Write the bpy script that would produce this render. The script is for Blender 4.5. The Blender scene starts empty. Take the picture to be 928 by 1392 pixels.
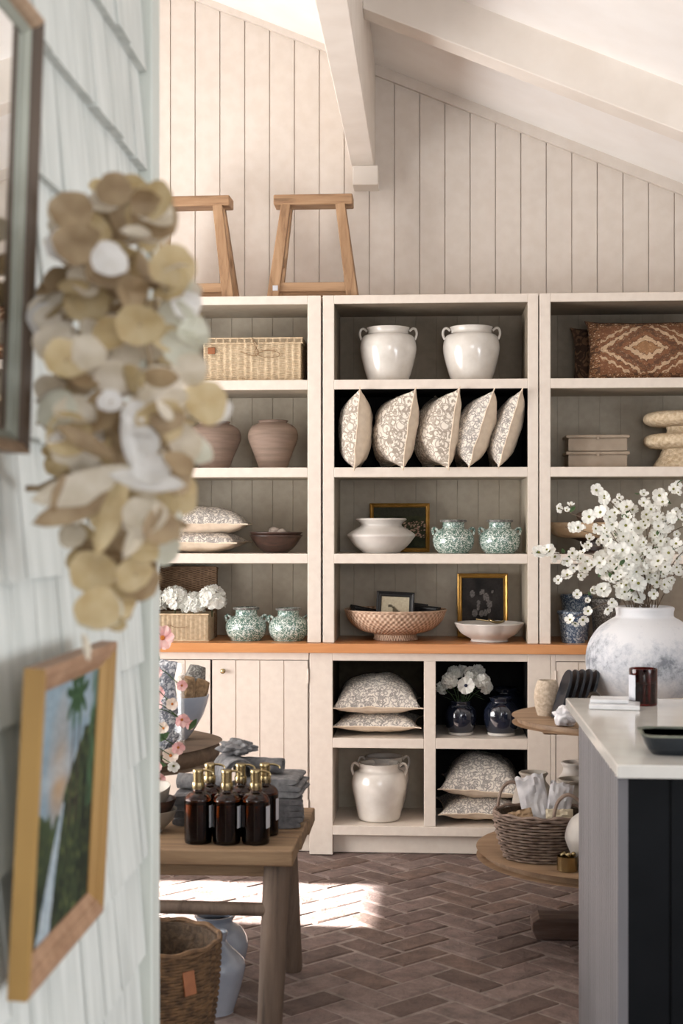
import bpy, bmesh, math, random
from mathutils import Vector, Matrix, noise as mnoise
R = math.radians
PI = math.pi
random.seed(7)
S = bpy.context.scene
COL = S.collection

# ------------------------------------------------------------------ camera
EYE, F, TH = 1.415, 1933.0, R(3.58)
cd = bpy.data.cameras.new('camera'); cam = bpy.data.objects.new('camera', cd); COL.objects.link(cam)
cam.location = (0, 0, EYE); cam.rotation_euler = (R(90), 0, TH)
cd.sensor_width = 36; cd.lens = F / 1392 * 36; cd.shift_y = 14 / 1392; cd.clip_start = .05
cd.dof.use_dof = True; cd.dof.focus_distance = 5.9; cd.dof.aperture_fstop = 5.0
S.camera = cam

# ------------------------------------------------------------------ world, sun, lights, exposure
S.view_settings.view_transform = 'Standard'; S.view_settings.look = 'None'
S.view_settings.gamma = 1; S.view_settings.use_curve_mapping = False
S.view_settings.exposure = 0.35
S.cycles.use_denoising = True
S.cycles.max_bounces = 8; S.cycles.diffuse_bounces = 5; S.cycles.transmission_bounces = 6
S.cycles.sample_clamp_indirect = 6.0
S.cycles.caustics_reflective = False; S.cycles.caustics_refractive = False
wd = bpy.data.worlds.new('daylight'); S.world = wd; wd.use_nodes = True
wd.node_tree.nodes['Background'].inputs[0].default_value = (.93, .96, 1, 1)
wd.node_tree.nodes['Background'].inputs[1].default_value = 1.6


def lamp(name, kind, loc, direction, energy, color, size=None, angle=None, spread=None):
    l = bpy.data.lights.new(name, kind); o = bpy.data.objects.new(name, l); COL.objects.link(o)
    o.location = loc
    o.rotation_euler = Vector(direction).to_track_quat('-Z', 'Y').to_euler()
    l.energy = energy; l.color = color
    if size: l.shape = 'RECTANGLE'; l.size, l.size_y = size
    if angle is not None: l.angle = angle
    if spread: l.spread = spread
    return o


lamp('sun', 'SUN', (-8, 5, 6), (1, -.03, -.56), 54.0, (1, .97, .94), angle=R(.8))
# daylight standing in the window openings of the far room and of the room round the camera
lamp('window_daylight_left', 'AREA', (-3.70, 3.9, 1.4), (1, .10, .55), 190, (1, .985, .975), (2.6, 2.2))
lamp('window_daylight_right', 'AREA', (2.90, 1.2, .85), (-1, .0, -.3), 66, (.89, .945, 1), (2.4, 1.0))
lamp('window_daylight_behind', 'AREA', (.6, -1.5, 1.7), (0, 1, .12), 36, (.95, .97, 1), (1.6, 1.4))


# ------------------------------------------------------------------ picture-to-room helper (pixels of the 928x1392 frame at a given depth)
def W(u, v, Y):
    xc = (u - 464) / F; yc = (710 - v) / F
    dx = math.cos(TH) * xc - math.sin(TH); dy = math.sin(TH) * xc + math.cos(TH)
    t = Y / dy
    return dx * t, EYE + yc * t


def XU(u, Y): return W(u, 710, Y)[0]


def ZV(v, Y, u=585): return W(u, v, Y)[1]


# ------------------------------------------------------------------ materials
def srgb(r, g, b):
    f = lambda c: (c / 255 / 12.92) if c / 255 <= .04045 else ((c / 255 + .055) / 1.055) ** 2.4
    return (f(r), f(g), f(b), 1)


def nodes(name):
    m = bpy.data.materials.new(name); m.use_nodes = True
    nt = m.node_tree; b = nt.nodes['Principled BSDF']
    return m, nt, b


def nd(nt, kind, **kw):
    n = nt.nodes.new(kind)
    for k, v in kw.items():
        if k.startswith('i_'):
            key = k[2:]
            n.inputs[int(key) if key.isdigit() else key].default_value = v
        else: setattr(n, k, v)
    return n


def coords(nt, which='Object', scale=(1, 1, 1), rot=(0, 0, 0), loc=(0, 0, 0)):
    tc = nd(nt, 'ShaderNodeTexCoord'); mp = nd(nt, 'ShaderNodeMapping')
    mp.inputs['Scale'].default_value = scale; mp.inputs['Rotation'].default_value = rot
    mp.inputs['Location'].default_value = loc
    nt.links.new(tc.outputs[which], mp.inputs[0])
    return mp.outputs[0]


def ramp(nt, fac, stops, interp='LINEAR'):
    r = nd(nt, 'ShaderNodeValToRGB'); cr = r.color_ramp; cr.interpolation = interp
    while len(cr.elements) < len(stops): cr.elements.new(.5)
    for e, (p, c) in zip(cr.elements, stops): e.position = p; e.color = c
    nt.links.new(fac, r.inputs[0]); return r.outputs[0]


def bump(nt, b, h, strength=.3, dist=.01):
    n = nd(nt, 'ShaderNodeBump'); n.inputs['Strength'].default_value = strength; n.inputs['Distance'].default_value = dist
    nt.links.new(h, n.inputs['Height']); nt.links.new(n.outputs[0], b.inputs['Normal'])


def plain(name, c1, c2=None, scale=8, stretch=(1, 1, 1), rough=.6, metal=0, bs=.15, bd=.003, coat=0, stops=(.35, .65), detail=4, which='Object'):
    m, nt, b = nodes(name)
    b.inputs['Roughness'].default_value = rough; b.inputs['Metallic'].default_value = metal
    if coat: b.inputs['Coat Weight'].default_value = coat; b.inputs['Coat Roughness'].default_value = .08
    n = nd(nt, 'ShaderNodeTexNoise'); n.inputs['Scale'].default_value = scale; n.inputs['Detail'].default_value = detail
    nt.links.new(coords(nt, which, stretch), n.inputs['Vector'])
    c2 = c2 or c1
    nt.links.new(ramp(nt, n.outputs[0], [(stops[0], c1), (stops[1], c2)]), b.inputs['Base Color'])
    if bs: bump(nt, b, n.outputs[0], bs, bd)
    return m


def spec(m, v):
    M[m].node_tree.nodes['Principled BSDF'].inputs['Specular IOR Level'].default_value = v


def wood(name, c1, c2, axis=0, scale=3, rough=.55, c3=None, bs=.35):
    m, nt, b = nodes(name); b.inputs['Roughness'].default_value = rough
    st = [9, 9, 9]; st[axis] = .8
    n = nd(nt, 'ShaderNodeTexNoise'); n.inputs['Scale'].default_value = scale; n.inputs['Detail'].default_value = 7
    n.inputs['Roughness'].default_value = .65; n.inputs['Distortion'].default_value = .4
    nt.links.new(coords(nt, 'Object', st), n.inputs['Vector'])
    nt.links.new(ramp(nt, n.outputs[0], [(.28, c3 or c1), (.42, c1), (.66, c2)]), b.inputs['Base Color'])
    bump(nt, b, n.outputs[0], bs, .004)
    return m


def vines(name, c1, c2, scale=22, width=.05, rough=.35, c3=None, blot=True, bs=.1, coat=0):
    """scrolling line pattern: contour bands of a noise field plus small rosettes"""
    m, nt, b = nodes(name); b.inputs['Roughness'].default_value = rough
    if coat: b.inputs['Coat Weight'].default_value = coat
    co = coords(nt, 'Object')
    n = nd(nt, 'ShaderNodeTexNoise'); n.inputs['Scale'].default_value = scale; n.inputs['Detail'].default_value = 2
    n.inputs['Distortion'].default_value = 1.2
    nt.links.new(co, n.inputs['Vector'])
    sb = nd(nt, 'ShaderNodeMath', operation='SUBTRACT'); sb.inputs[1].default_value = .5; nt.links.new(n.outputs[0], sb.inputs[0])
    ab = nd(nt, 'ShaderNodeMath', operation='ABSOLUTE'); nt.links.new(sb.outputs[0], ab.inputs[0])
    line = ramp(nt, ab.outputs[0], [(width * .6, (1, 1, 1, 1)), (width, (0, 0, 0, 1))])
    vo = nd(nt, 'ShaderNodeTexVoronoi'); vo.inputs['Scale'].default_value = scale * 1.1
    nt.links.new(co, vo.inputs['Vector'])
    mu = nd(nt, 'ShaderNodeMath', operation='MULTIPLY'); mu.inputs[1].default_value = 14 if blot else 10; nt.links.new(vo.outputs['Distance'], mu.inputs[0])
    si = nd(nt, 'ShaderNodeMath', operation='SINE'); nt.links.new(mu.outputs[0], si.inputs[0])
    ros = ramp(nt, si.outputs[0], [(.35, (0, 0, 0, 1)), (.75, (1, 1, 1, 1))])
    mx = nd(nt, 'ShaderNodeMath', operation='MAXIMUM'); nt.links.new(line, mx.inputs[0])
    sc = nd(nt, 'ShaderNodeMath', operation='MULTIPLY'); sc.inputs[1].default_value = .75; nt.links.new(ros, sc.inputs[0])
    nt.links.new(sc.outputs[0], mx.inputs[1])
    nt.links.new(ramp(nt, mx.outputs[0], [(0, c1), (1, c2)]), b.inputs['Base Color'])
    if bs: bump(nt, b, mx.outputs[0], bs, .002)
    return m


def weave(name, c1, c2, nu=60, nv=40, rough=.7, bs=.8, bd=.004, diag=False):
    """basket weave read from UV"""
    m, nt, b = nodes(name); b.inputs['Roughness'].default_value = rough
    tc = nd(nt, 'ShaderNodeTexCoord'); sx = nd(nt, 'ShaderNodeSeparateXYZ'); nt.links.new(tc.outputs['UV'], sx.inputs[0])

    def wave(src, k, ph=None):
        a = nd(nt, 'ShaderNodeMath', operation='MULTIPLY'); a.inputs[1].default_value = k; nt.links.new(src, a.inputs[0])
        o = a.outputs[0]
        if ph is not None:
            p = nd(nt, 'ShaderNodeMath', operation='ADD'); nt.links.new(o, p.inputs[0]); nt.links.new(ph, p.inputs[1]); o = p.outputs[0]
        s = nd(nt, 'ShaderNodeMath', operation='SINE'); nt.links.new(o, s.inputs[0]); return s.outputs[0]
    a = wave(sx.outputs[0], nu * PI); c = wave(sx.outputs[1], nv * PI)
    mu = nd(nt, 'ShaderNodeMath', operation='MULTIPLY'); nt.links.new(a, mu.inputs[0]); nt.links.new(c, mu.inputs[1])
    nz = nd(nt, 'ShaderNodeTexNoise'); nz.inputs['Scale'].default_value = 60; nt.links.new(tc.outputs['Object'], nz.inputs['Vector'])
    ad = nd(nt, 'ShaderNodeMath', operation='MULTIPLY_ADD'); ad.inputs[1].default_value = .5; nt.links.new(mu.outputs[0], ad.inputs[0]); nt.links.new(nz.outputs[0], ad.inputs[2])
    nt.links.new(ramp(nt, ad.outputs[0], [(.15, c1), (.8, c2)]), b.inputs['Base Color'])
    bump(nt, b, ad.outputs[0], bs, bd)
    return m


def vcol(name, rough=.5, coat=0):
    m, nt, b = nodes(name); b.inputs['Roughness'].default_value = rough
    if coat: b.inputs['Coat Weight'].default_value = coat
    a = nd(nt, 'ShaderNodeVertexColor'); a.layer_name = 'paint'
    n = nd(nt, 'ShaderNodeTexNoise'); n.inputs['Scale'].default_value = 120
    nt.links.new(coords(nt), n.inputs['Vector'])
    mx = nd(nt, 'ShaderNodeMix', data_type='RGBA', blend_type='OVERLAY'); mx.inputs[0].default_value = .35
    nt.links.new(a.outputs[0], mx.inputs[6]); nt.links.new(n.outputs[0], mx.inputs[7])
    nt.links.new(mx.outputs[2], b.inputs['Base Color'])
    bump(nt, b, n.outputs[0], .2, .002)
    return m


def translucent(name, c, c2, tr=.5, scale=30):
    m, nt, b = nodes(name); b.inputs['Roughness'].default_value = .6
    n = nd(nt, 'ShaderNodeTexNoise'); n.inputs['Scale'].default_value = scale; nt.links.new(coords(nt), n.inputs['Vector'])
    col = ramp(nt, n.outputs[0], [(.3, c), (.7, c2)])
    nt.links.new(col, b.inputs['Base Color'])
    t = nd(nt, 'ShaderNodeBsdfTranslucent'); nt.links.new(col, t.inputs[0])
    mx = nd(nt, 'ShaderNodeMixShader'); mx.inputs[0].default_value = tr
    nt.links.new(b.outputs[0], mx.inputs[1]); nt.links.new(t.outputs[0], mx.inputs[2])
    nt.links.new(mx.outputs[0], nt.nodes['Material Output'].inputs[0])
    return m


def glass(name, c, rough=.03, ior=1.45):
    m, nt, b = nodes(name)
    b.inputs['Base Color'].default_value = c; b.inputs['Roughness'].default_value = rough
    b.inputs['Transmission Weight'].default_value = 1; b.inputs['IOR'].default_value = ior
    return m


M = {}
M['wall'] = plain('wall_paint', srgb(217, 208, 199), srgb(212, 202, 192), 20, rough=.6, bs=.08)
M['ceiling'] = plain('ceiling_paint', srgb(246, 243, 240), srgb(242, 238, 234), 6, rough=.7, bs=.05)
M['beam'] = plain('beam_paint', srgb(234, 226, 217), srgb(226, 217, 207), 6, rough=.6, bs=.1)
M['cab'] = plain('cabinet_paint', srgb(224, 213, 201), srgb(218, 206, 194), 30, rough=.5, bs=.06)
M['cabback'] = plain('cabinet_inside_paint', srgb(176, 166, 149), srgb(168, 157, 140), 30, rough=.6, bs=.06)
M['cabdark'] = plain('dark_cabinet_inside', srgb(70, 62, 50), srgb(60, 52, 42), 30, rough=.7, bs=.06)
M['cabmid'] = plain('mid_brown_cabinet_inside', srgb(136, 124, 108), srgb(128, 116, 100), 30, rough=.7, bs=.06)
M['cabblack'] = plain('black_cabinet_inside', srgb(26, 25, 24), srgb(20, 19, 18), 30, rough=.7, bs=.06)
M['shingle'] = plain('white_shingle_paint', srgb(206, 208, 203), srgb(186, 189, 184), 4, (9, 9, 1), rough=.65, bs=.5, bd=.004)
M['cornerboard'] = plain('corner_board_paint', srgb(200, 203, 196), srgb(188, 192, 184), 5, (4, 4, .6), rough=.6, bs=.2)
M['worktop'] = wood('orange_varnished_wood', srgb(196, 134, 84), srgb(210, 150, 98), 0, 2.2, rough=.3, bs=.08)
M['stoolwood'] = wood('honey_wood', srgb(150, 116, 84), srgb(176, 142, 108), 2, 3, c3=srgb(104, 76, 52))
M['stoolbeam'] = wood('honey_wood_beam', srgb(152, 118, 86), srgb(178, 144, 110), 0, 3, c3=srgb(104, 76, 52))
M['benchwood'] = wood('weathered_bench_wood', srgb(126, 100, 74), srgb(154, 128, 98), 0, 3, c3=srgb(70, 50, 34), rough=.65, bs=.5)
M['benchleg'] = wood('weathered_leg_wood', srgb(98, 82, 70), srgb(122, 104, 90), 2, 3, c3=srgb(58, 46, 38), rough=.7, bs=.5)
M['roundwood'] = wood('grey_brown_slab_wood', srgb(98, 80, 64), srgb(122, 102, 84), 0, 2.5, c3=srgb(66, 50, 40), rough=.65, bs=.5)
M['standwood'] = wood('oak_stand_wood', srgb(150, 122, 96), srgb(174, 146, 118), 0, 2.5, c3=srgb(116, 90, 68), rough=.5)
M['footwood'] = wood('dark_foot_wood', srgb(84, 62, 52), srgb(124, 104, 94), 0, 2.5, rough=.6)
M['white_glaze'] = plain('white_glaze', srgb(226, 221, 214), srgb(206, 199, 190), 9, rough=.18, bs=.1, coat=.5)
M['white_matte'] = plain('white_matte_ceramic', srgb(214, 209, 203), srgb(198, 192, 186), 8, rough=.45, bs=.15)
M['bluewhite'] = plain('pale_blue_glaze', srgb(158, 168, 184), srgb(178, 186, 200), 7, rough=.2, bs=.12, coat=.6)
M['clay'] = plain('brown_clay', srgb(120, 101, 88), srgb(142, 121, 107), 5, (1, 1, 10), rough=.75, bs=.5)
M['toile'] = vines('grey_floral_print', srgb(222, 214, 203), srgb(150, 144, 139), 34, .05, rough=.85, bs=.2)
M['toile_b'] = vines('taupe_floral_print', srgb(222, 213, 200), srgb(156, 144, 131), 26, .06, rough=.85, bs=.2)
M['linen'] = plain('cream_linen', srgb(226, 209, 187), srgb(216, 198, 176), 40, rough=.9, bs=.3)
M['green_print'] = vines('green_floral_glaze', srgb(216, 224, 218), srgb(84, 116, 104), 64, .07, rough=.2, bs=.05, coat=.5)
M['blue_print'] = vines('blue_speckled_glaze', srgb(176, 186, 194), srgb(62, 82, 108), 60, .09, rough=.3, bs=.05, coat=.3)
M['grey_print'] = vines('grey_speckled_glaze', srgb(150, 148, 142), srgb(84, 80, 76), 60, .09, rough=.4, bs=.05)
M['gold'] = plain('gilt_frame', srgb(170, 126, 56), srgb(196, 150, 78), 20, rough=.35, metal=.6, bs=.2)
M['goldwood'] = plain('gilt_wood', srgb(160, 126, 70), srgb(140, 106, 58), 5, (1, 1, .5), rough=.45, metal=.15, bs=.3)
M['brass'] = plain('brass', srgb(184, 168, 130), srgb(158, 140, 102), 10, rough=.25, metal=1, bs=.1)
M['darkmetal'] = plain('dark_metal', srgb(60, 52, 44), None, 10, rough=.4, metal=.8)
M['black'] = plain('black_frame', srgb(26, 27, 28), srgb(40, 40, 42), 12, rough=.4, bs=.1)
M['slate'] = plain('blue_black_slate', srgb(22, 26, 34), srgb(34, 40, 52), 10, rough=.4, bs=.1)
M['paper'] = plain('cream_paper', srgb(216, 204, 180), srgb(206, 194, 168), 10, rough=.8, bs=.05)
M['darkwood'] = wood('dark_bowl_wood', srgb(58, 42, 36), srgb(88, 64, 54), 0, 3, rough=.35, c3=srgb(40, 28, 24))
M['palewood'] = wood('pale_dough_bowl_wood', srgb(176, 148, 116), srgb(200, 174, 144), 0, 3, rough=.6)
M['stone'] = plain('mottled_stone', srgb(170, 158, 148), srgb(110, 96, 88), 40, rough=.6)
M['taupebox'] = plain('taupe_box_paint', srgb(160, 144, 126), srgb(148, 132, 114), 20, rough=.6, bs=.2)
M['rope'] = plain('cream_rope', srgb(214, 196, 168), srgb(182, 160, 130), 60, rough=.9, bs=.8, bd=.01)
M['knit'] = plain('beige_knit', srgb(206, 190, 170), srgb(176, 158, 138), 90, rough=.95, bs=.6, bd=.003)
M['wicker_pale'] = weave('pale_wicker', srgb(170, 144, 112), srgb(222, 202, 170), 46, 60)
M['wicker_brown'] = weave('brown_wicker', srgb(96, 72, 52), srgb(146, 116, 88), 40, 60)
M['wicker_bowl'] = weave('tan_woven_bowl', srgb(150, 118, 94), srgb(212, 184, 160), 110, 34)
M['wicker_grey'] = plain('grey_willow', srgb(120, 100, 88), srgb(162, 142, 128), 30, rough=.65, bs=.4)
M['seagrass'] = plain('seagrass', srgb(74, 54, 36), srgb(112, 84, 56), 40, rough=.85, bs=.8, bd=.006)
M['weave_shade'] = plain('shade_behind_weave', srgb(62, 48, 34), srgb(84, 66, 48), 60, rough=.9, bs=1, bd=.01)
M['leather'] = plain('tan_leather', srgb(150, 92, 54), srgb(134, 80, 46), 30, rough=.5)
M['amber'] = glass('amber_glass', srgb(120, 52, 10), .04)
M['soap'] = plain('dark_soap', srgb(26, 14, 8), srgb(20, 11, 6), 10, rough=.3, bs=0)
M['label'] = plain('grey_white_label', srgb(196, 198, 204), srgb(186, 188, 196), 20, rough=.7, bs=0)
M['cloth_grey'] = plain('grey_gauze', srgb(104, 104, 106), srgb(134, 133, 134), 60, rough=.95, bs=.6, bd=.006)
M['cloth_grey2'] = plain('darker_grey_gauze', srgb(84, 84, 86), srgb(112, 110, 112), 60, rough=.95, bs=.6, bd=.006)
M['cloth_white'] = plain('white_cloth', srgb(232, 230, 232), srgb(206, 204, 208), 20, rough=.8, bs=.5, bd=.01)
M['navy'] = plain('blue_black_glaze', srgb(20, 24, 36), srgb(34, 40, 56), 6, rough=.08, bs=.1, coat=1)
M['petal'] = translucent('white_petal', srgb(250, 249, 244), srgb(244, 244, 238), .3)
M['petal_pink'] = translucent('pink_petal', srgb(236, 176, 178), srgb(244, 206, 200), .3)
M['petal_cream'] = translucent('cream_petal', srgb(238, 222, 206), srgb(244, 232, 220), .3)
M['flowereye'] = plain('olive_flower_centre', srgb(128, 128, 52), srgb(92, 90, 36), 90, rough=.8)
M['orange_eye'] = plain('orange_flower_centre', srgb(206, 128, 46), srgb(180, 100, 40), 90, rough=.8)
M['navy_eye'] = plain('dark_flower_centre', srgb(30, 34, 60), None, 90, rough=.8)
M['leaf'] = translucent('green_leaf', srgb(56, 84, 48), srgb(84, 110, 66), .25)
M['leaf_grey'] = translucent('grey_leaf', srgb(140, 148, 140), srgb(186, 190, 184), .25)
M['twig'] = plain('brown_twig', srgb(84, 70, 56), srgb(110, 94, 76), 60, rough=.8)
M['pod1'] = translucent('gold_pod', srgb(180, 156, 112), srgb(202, 184, 146), .4, 40)
M['pod2'] = translucent('cream_pod', srgb(220, 210, 194), srgb(200, 188, 166), .4, 40)
M['pod3'] = translucent('pale_green_pod', srgb(212, 211, 196), srgb(194, 192, 174), .45, 40)
M['pod4'] = translucent('white_pod', srgb(232, 230, 228), srgb(214, 210, 204), .45, 40)
M['pod5'] = translucent('brown_pod', srgb(134, 110, 80), srgb(168, 146, 114), .35, 40)
M['drystem'] = plain('dry_stem', srgb(132, 112, 86), srgb(160, 140, 112), 60, rough=.8)
M['quartz'] = plain('white_quartz', srgb(206, 203, 197), srgb(198, 194, 188), 10, rough=.12, bs=.02)
M['islandgrey'] = plain('grey_fluted_paint', srgb(106, 104, 107), srgb(95, 93, 96), 4, (3, 3, .5), rough=.5, bs=.1)
M['islandblack'] = plain('black_panel_paint', srgb(9, 11, 14), srgb(14, 16, 19), 6, rough=.5, bs=.08)
M['wine'] = glass('wine_glass_jar', srgb(96, 30, 26), .05)
M['wax'] = plain('dark_wax', srgb(60, 20, 18), None, 10, rough=.5, bs=0)
M['marble'] = plain('white_marble', srgb(230, 230, 230), srgb(206, 206, 208), 14, rough=.25, bs=0)
M['stoneware'] = plain('grey_stoneware', srgb(178, 172, 162), srgb(150, 140, 128), 8, rough=.5, bs=.2)
M['mirrorframe'] = plain('dark_brown_frame', srgb(66, 52, 40), srgb(84, 68, 54), 6, (1, 1, .4), rough=.5, bs=.2)
M['frametan'] = wood('tan_frame_wood', srgb(150, 124, 100), srgb(172, 146, 120), 1, 3)
M['framebrown'] = wood('brown_frame_wood', srgb(140, 106, 80), srgb(164, 130, 102), 1, 3)
M['sage'] = plain('sage_bevel', srgb(150, 152, 140), srgb(138, 140, 128), 6, rough=.5, bs=.1)
M['paint'] = vcol('oil_paint', .75, 0)
M['twine'] = plain('brown_twine', srgb(122, 98, 72), srgb(160, 132, 100), 80, rough=.95, bs=1, bd=.006)
M['cello'] = glass('clear_wrap', (.95, .97, 1, 1), .08, 1.15)
def thin_glass(name):
    m, nt, b = nodes(name); b.inputs['Roughness'].default_value = .04; b.inputs['Base Color'].default_value = (.9, .93, .93, 1)
    t = nd(nt, 'ShaderNodeBsdfTransparent'); g = nd(nt, 'ShaderNodeBsdfGlossy'); g.inputs['Roughness'].default_value = .04
    lw = nd(nt, 'ShaderNodeLayerWeight'); lw.inputs[0].default_value = .25
    mu = nd(nt, 'ShaderNodeMath', operation='MULTIPLY'); mu.inputs[1].default_value = .3; nt.links.new(lw.outputs['Facing'], mu.inputs[0])
    mx = nd(nt, 'ShaderNodeMixShader'); nt.links.new(mu.outputs[0], mx.inputs[0])
    nt.links.new(t.outputs[0], mx.inputs[1]); nt.links.new(g.outputs[0], mx.inputs[2]); nt.links.new(mx.outputs[0], nt.nodes['Material Output'].inputs[0])
    return m


M['clear'] = thin_glass('clear_glass')
M['sachet'] = vines('grey_leaf_print_paper', srgb(216, 218, 222), srgb(120, 126, 138), 34, .07, rough=.6)
M['tray'] = plain('black_stone', srgb(24, 30, 36), srgb(34, 40, 46), 12, rough=.35, bs=.2)
M['trayrim'] = plain('olive_patina', srgb(64, 70, 62), srgb(120, 122, 108), 40, rough=.6, bs=.3)


def mirror_mat():
    m, nt, b = nodes('mirror_glass'); b.inputs['Metallic'].default_value = 1; b.inputs['Roughness'].default_value = .02
    b.inputs['Base Color'].default_value = (.88, .9, .9, 1); return m


M['mirror'] = mirror_mat()


def weathered():
    m, nt, b = nodes('weathered_white_vase'); b.inputs['Roughness'].default_value = .7
    co = coords(nt, 'Object')
    n = nd(nt, 'ShaderNodeTexNoise'); n.inputs['Scale'].default_value = 22; n.inputs['Detail'].default_value = 9; n.inputs['Roughness'].default_value = .8
    nt.links.new(co, n.inputs['Vector'])
    n2 = nd(nt, 'ShaderNodeTexNoise'); n2.inputs['Scale'].default_value = 5; n2.inputs['Detail'].default_value = 3
    nt.links.new(co, n2.inputs['Vector'])
    sp = nd(nt, 'ShaderNodeSeparateXYZ'); nt.links.new(co, sp.inputs[0])
    # worn belt round the belly, broken up by noise
    a = nd(nt, 'ShaderNodeMath', operation='SUBTRACT'); a.inputs[1].default_value = .19; nt.links.new(sp.outputs[2], a.inputs[0])
    a2 = nd(nt, 'ShaderNodeMath', operation='ABSOLUTE'); nt.links.new(a.outputs[0], a2.inputs[0])
    a3 = nd(nt, 'ShaderNodeMath', operation='MULTIPLY'); a3.inputs[1].default_value = -2.0; nt.links.new(a2.outputs[0], a3.inputs[0])
    s = nd(nt, 'ShaderNodeMath', operation='ADD'); nt.links.new(n.outputs[0], s.inputs[0]); nt.links.new(a3.outputs[0], s.inputs[1])
    s2 = nd(nt, 'ShaderNodeMath', operation='MULTIPLY_ADD'); s2.inputs[1].default_value = .6; nt.links.new(n2.outputs[0], s2.inputs[0]); nt.links.new(s.outputs[0], s2.inputs[2])
    nt.links.new(ramp(nt, s2.outputs[0], [(.60, srgb(218, 218, 221)), (.76, srgb(190, 193, 200)), (.88, srgb(128, 132, 140))]), b.inputs['Base Color'])
    bump(nt, b, n.outputs[0], .4, .006)
    return m


M['weathered'] = weathered()


def rugmat():
    m, nt, b = nodes('rug_medallion'); b.inputs['Roughness'].default_value = .95
    tc = nd(nt, 'ShaderNodeTexCoord'); sp = nd(nt, 'ShaderNodeSeparateXYZ'); nt.links.new(tc.outputs['UV'], sp.inputs[0])

    def mth(op, a, bb=None):
        n = nd(nt, 'ShaderNodeMath', operation=op)
        for i, x in enumerate((a, bb)):
            if x is None: continue
            if isinstance(x, (int, float)): n.inputs[i].default_value = x
            else: nt.links.new(x, n.inputs[i])
        return n.outputs[0]
    ax = mth('ABSOLUTE', mth('SUBTRACT', sp.outputs[0], .5)); ay = mth('ABSOLUTE', mth('SUBTRACT', sp.outputs[1], .5))
    d = mth('ADD', mth('MULTIPLY', ax, 1.7), mth('MULTIPLY', ay, 1.5))
    n = nd(nt, 'ShaderNodeTexNoise'); n.inputs['Scale'].default_value = 26; n.inputs['Detail'].default_value = 2; nt.links.new(tc.outputs['UV'], n.inputs['Vector'])
    st = mth('MULTIPLY', mth('SINE', mth('MULTIPLY', ax, 90)), .02)
    d2 = mth('ADD', mth('ADD', d, mth('MULTIPLY', mth('SUBTRACT', n.outputs[0], .5), .16)), st)
    dk, rd, tn, cr = srgb(96, 66, 48), srgb(124, 82, 56), srgb(160, 120, 84), srgb(208, 180, 148)
    med = ramp(nt, d2, [(0, tn), (.20, dk), (.22, cr), (.34, dk), (.36, rd), (.46, dk), (.58, rd), (.62, dk), (.64, cr), (.72, dk), (.74, rd), (.84, cr), (.90, rd)], 'CONSTANT')
    e = mth('MAXIMUM', ax, ay)
    vo = nd(nt, 'ShaderNodeTexVoronoi'); vo.inputs['Scale'].default_value = 26; nt.links.new(tc.outputs['UV'], vo.inputs['Vector'])
    bor = ramp(nt, vo.outputs['Distance'], [(0, cr), (.25, rd), (.5, tn), (.62, dk)], 'CONSTANT')
    fl = nd(nt, 'ShaderNodeMix', data_type='RGBA'); fl.inputs[0].default_value = .30
    nt.links.new(med, fl.inputs[6]); nt.links.new(bor, fl.inputs[7])
    mask = ramp(nt, e, [(0, (0, 0, 0, 1)), (.41, (1, 1, 1, 1))], 'CONSTANT')
    mx = nd(nt, 'ShaderNodeMix', data_type='RGBA'); nt.links.new(mask, mx.inputs[0]); nt.links.new(fl.outputs[2], mx.inputs[6]); nt.links.new(bor, mx.inputs[7])
    nt.links.new(mx.outputs[2], b.inputs['Base Color'])
    bump(nt, b, n.outputs[0], .4, .004)
    return m


M['rug'] = rugmat()
M['rugdark'] = vines('dark_rug_print', srgb(112, 84, 62), srgb(66, 46, 34), 18, .08, rough=.95)


def brickmat():
    m, nt, b = nodes('floor_brick'); b.inputs['Roughness'].default_value = .75
    a = nd(nt, 'ShaderNodeVertexColor'); a.layer_name = 'paint'
    n = nd(nt, 'ShaderNodeTexNoise'); n.inputs['Scale'].default_value = 14; n.inputs['Detail'].default_value = 8; n.inputs['Roughness'].default_value = .7
    nt.links.new(coords(nt), n.inputs['Vector'])
    r = ramp(nt, n.outputs[0], [(.3, (.26, .25, .25, 1)), (.7, (.80, .78, .78, 1))])
    mx = nd(nt, 'ShaderNodeMix', data_type='RGBA', blend_type='OVERLAY'); mx.inputs[0].default_value = .8
    nt.links.new(a.outputs[0], mx.inputs[6]); nt.links.new(r, mx.inputs[7])
    nt.links.new(mx.outputs[2], b.inputs['Base Color'])
    bump(nt, b, n.outputs[0], .9, .02)
    return m


M['brick'] = brickmat()


for k_ in ('islandblack', 'cabblack', 'cabdark'): spec(k_, .1)
spec('paint', .15)
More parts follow.
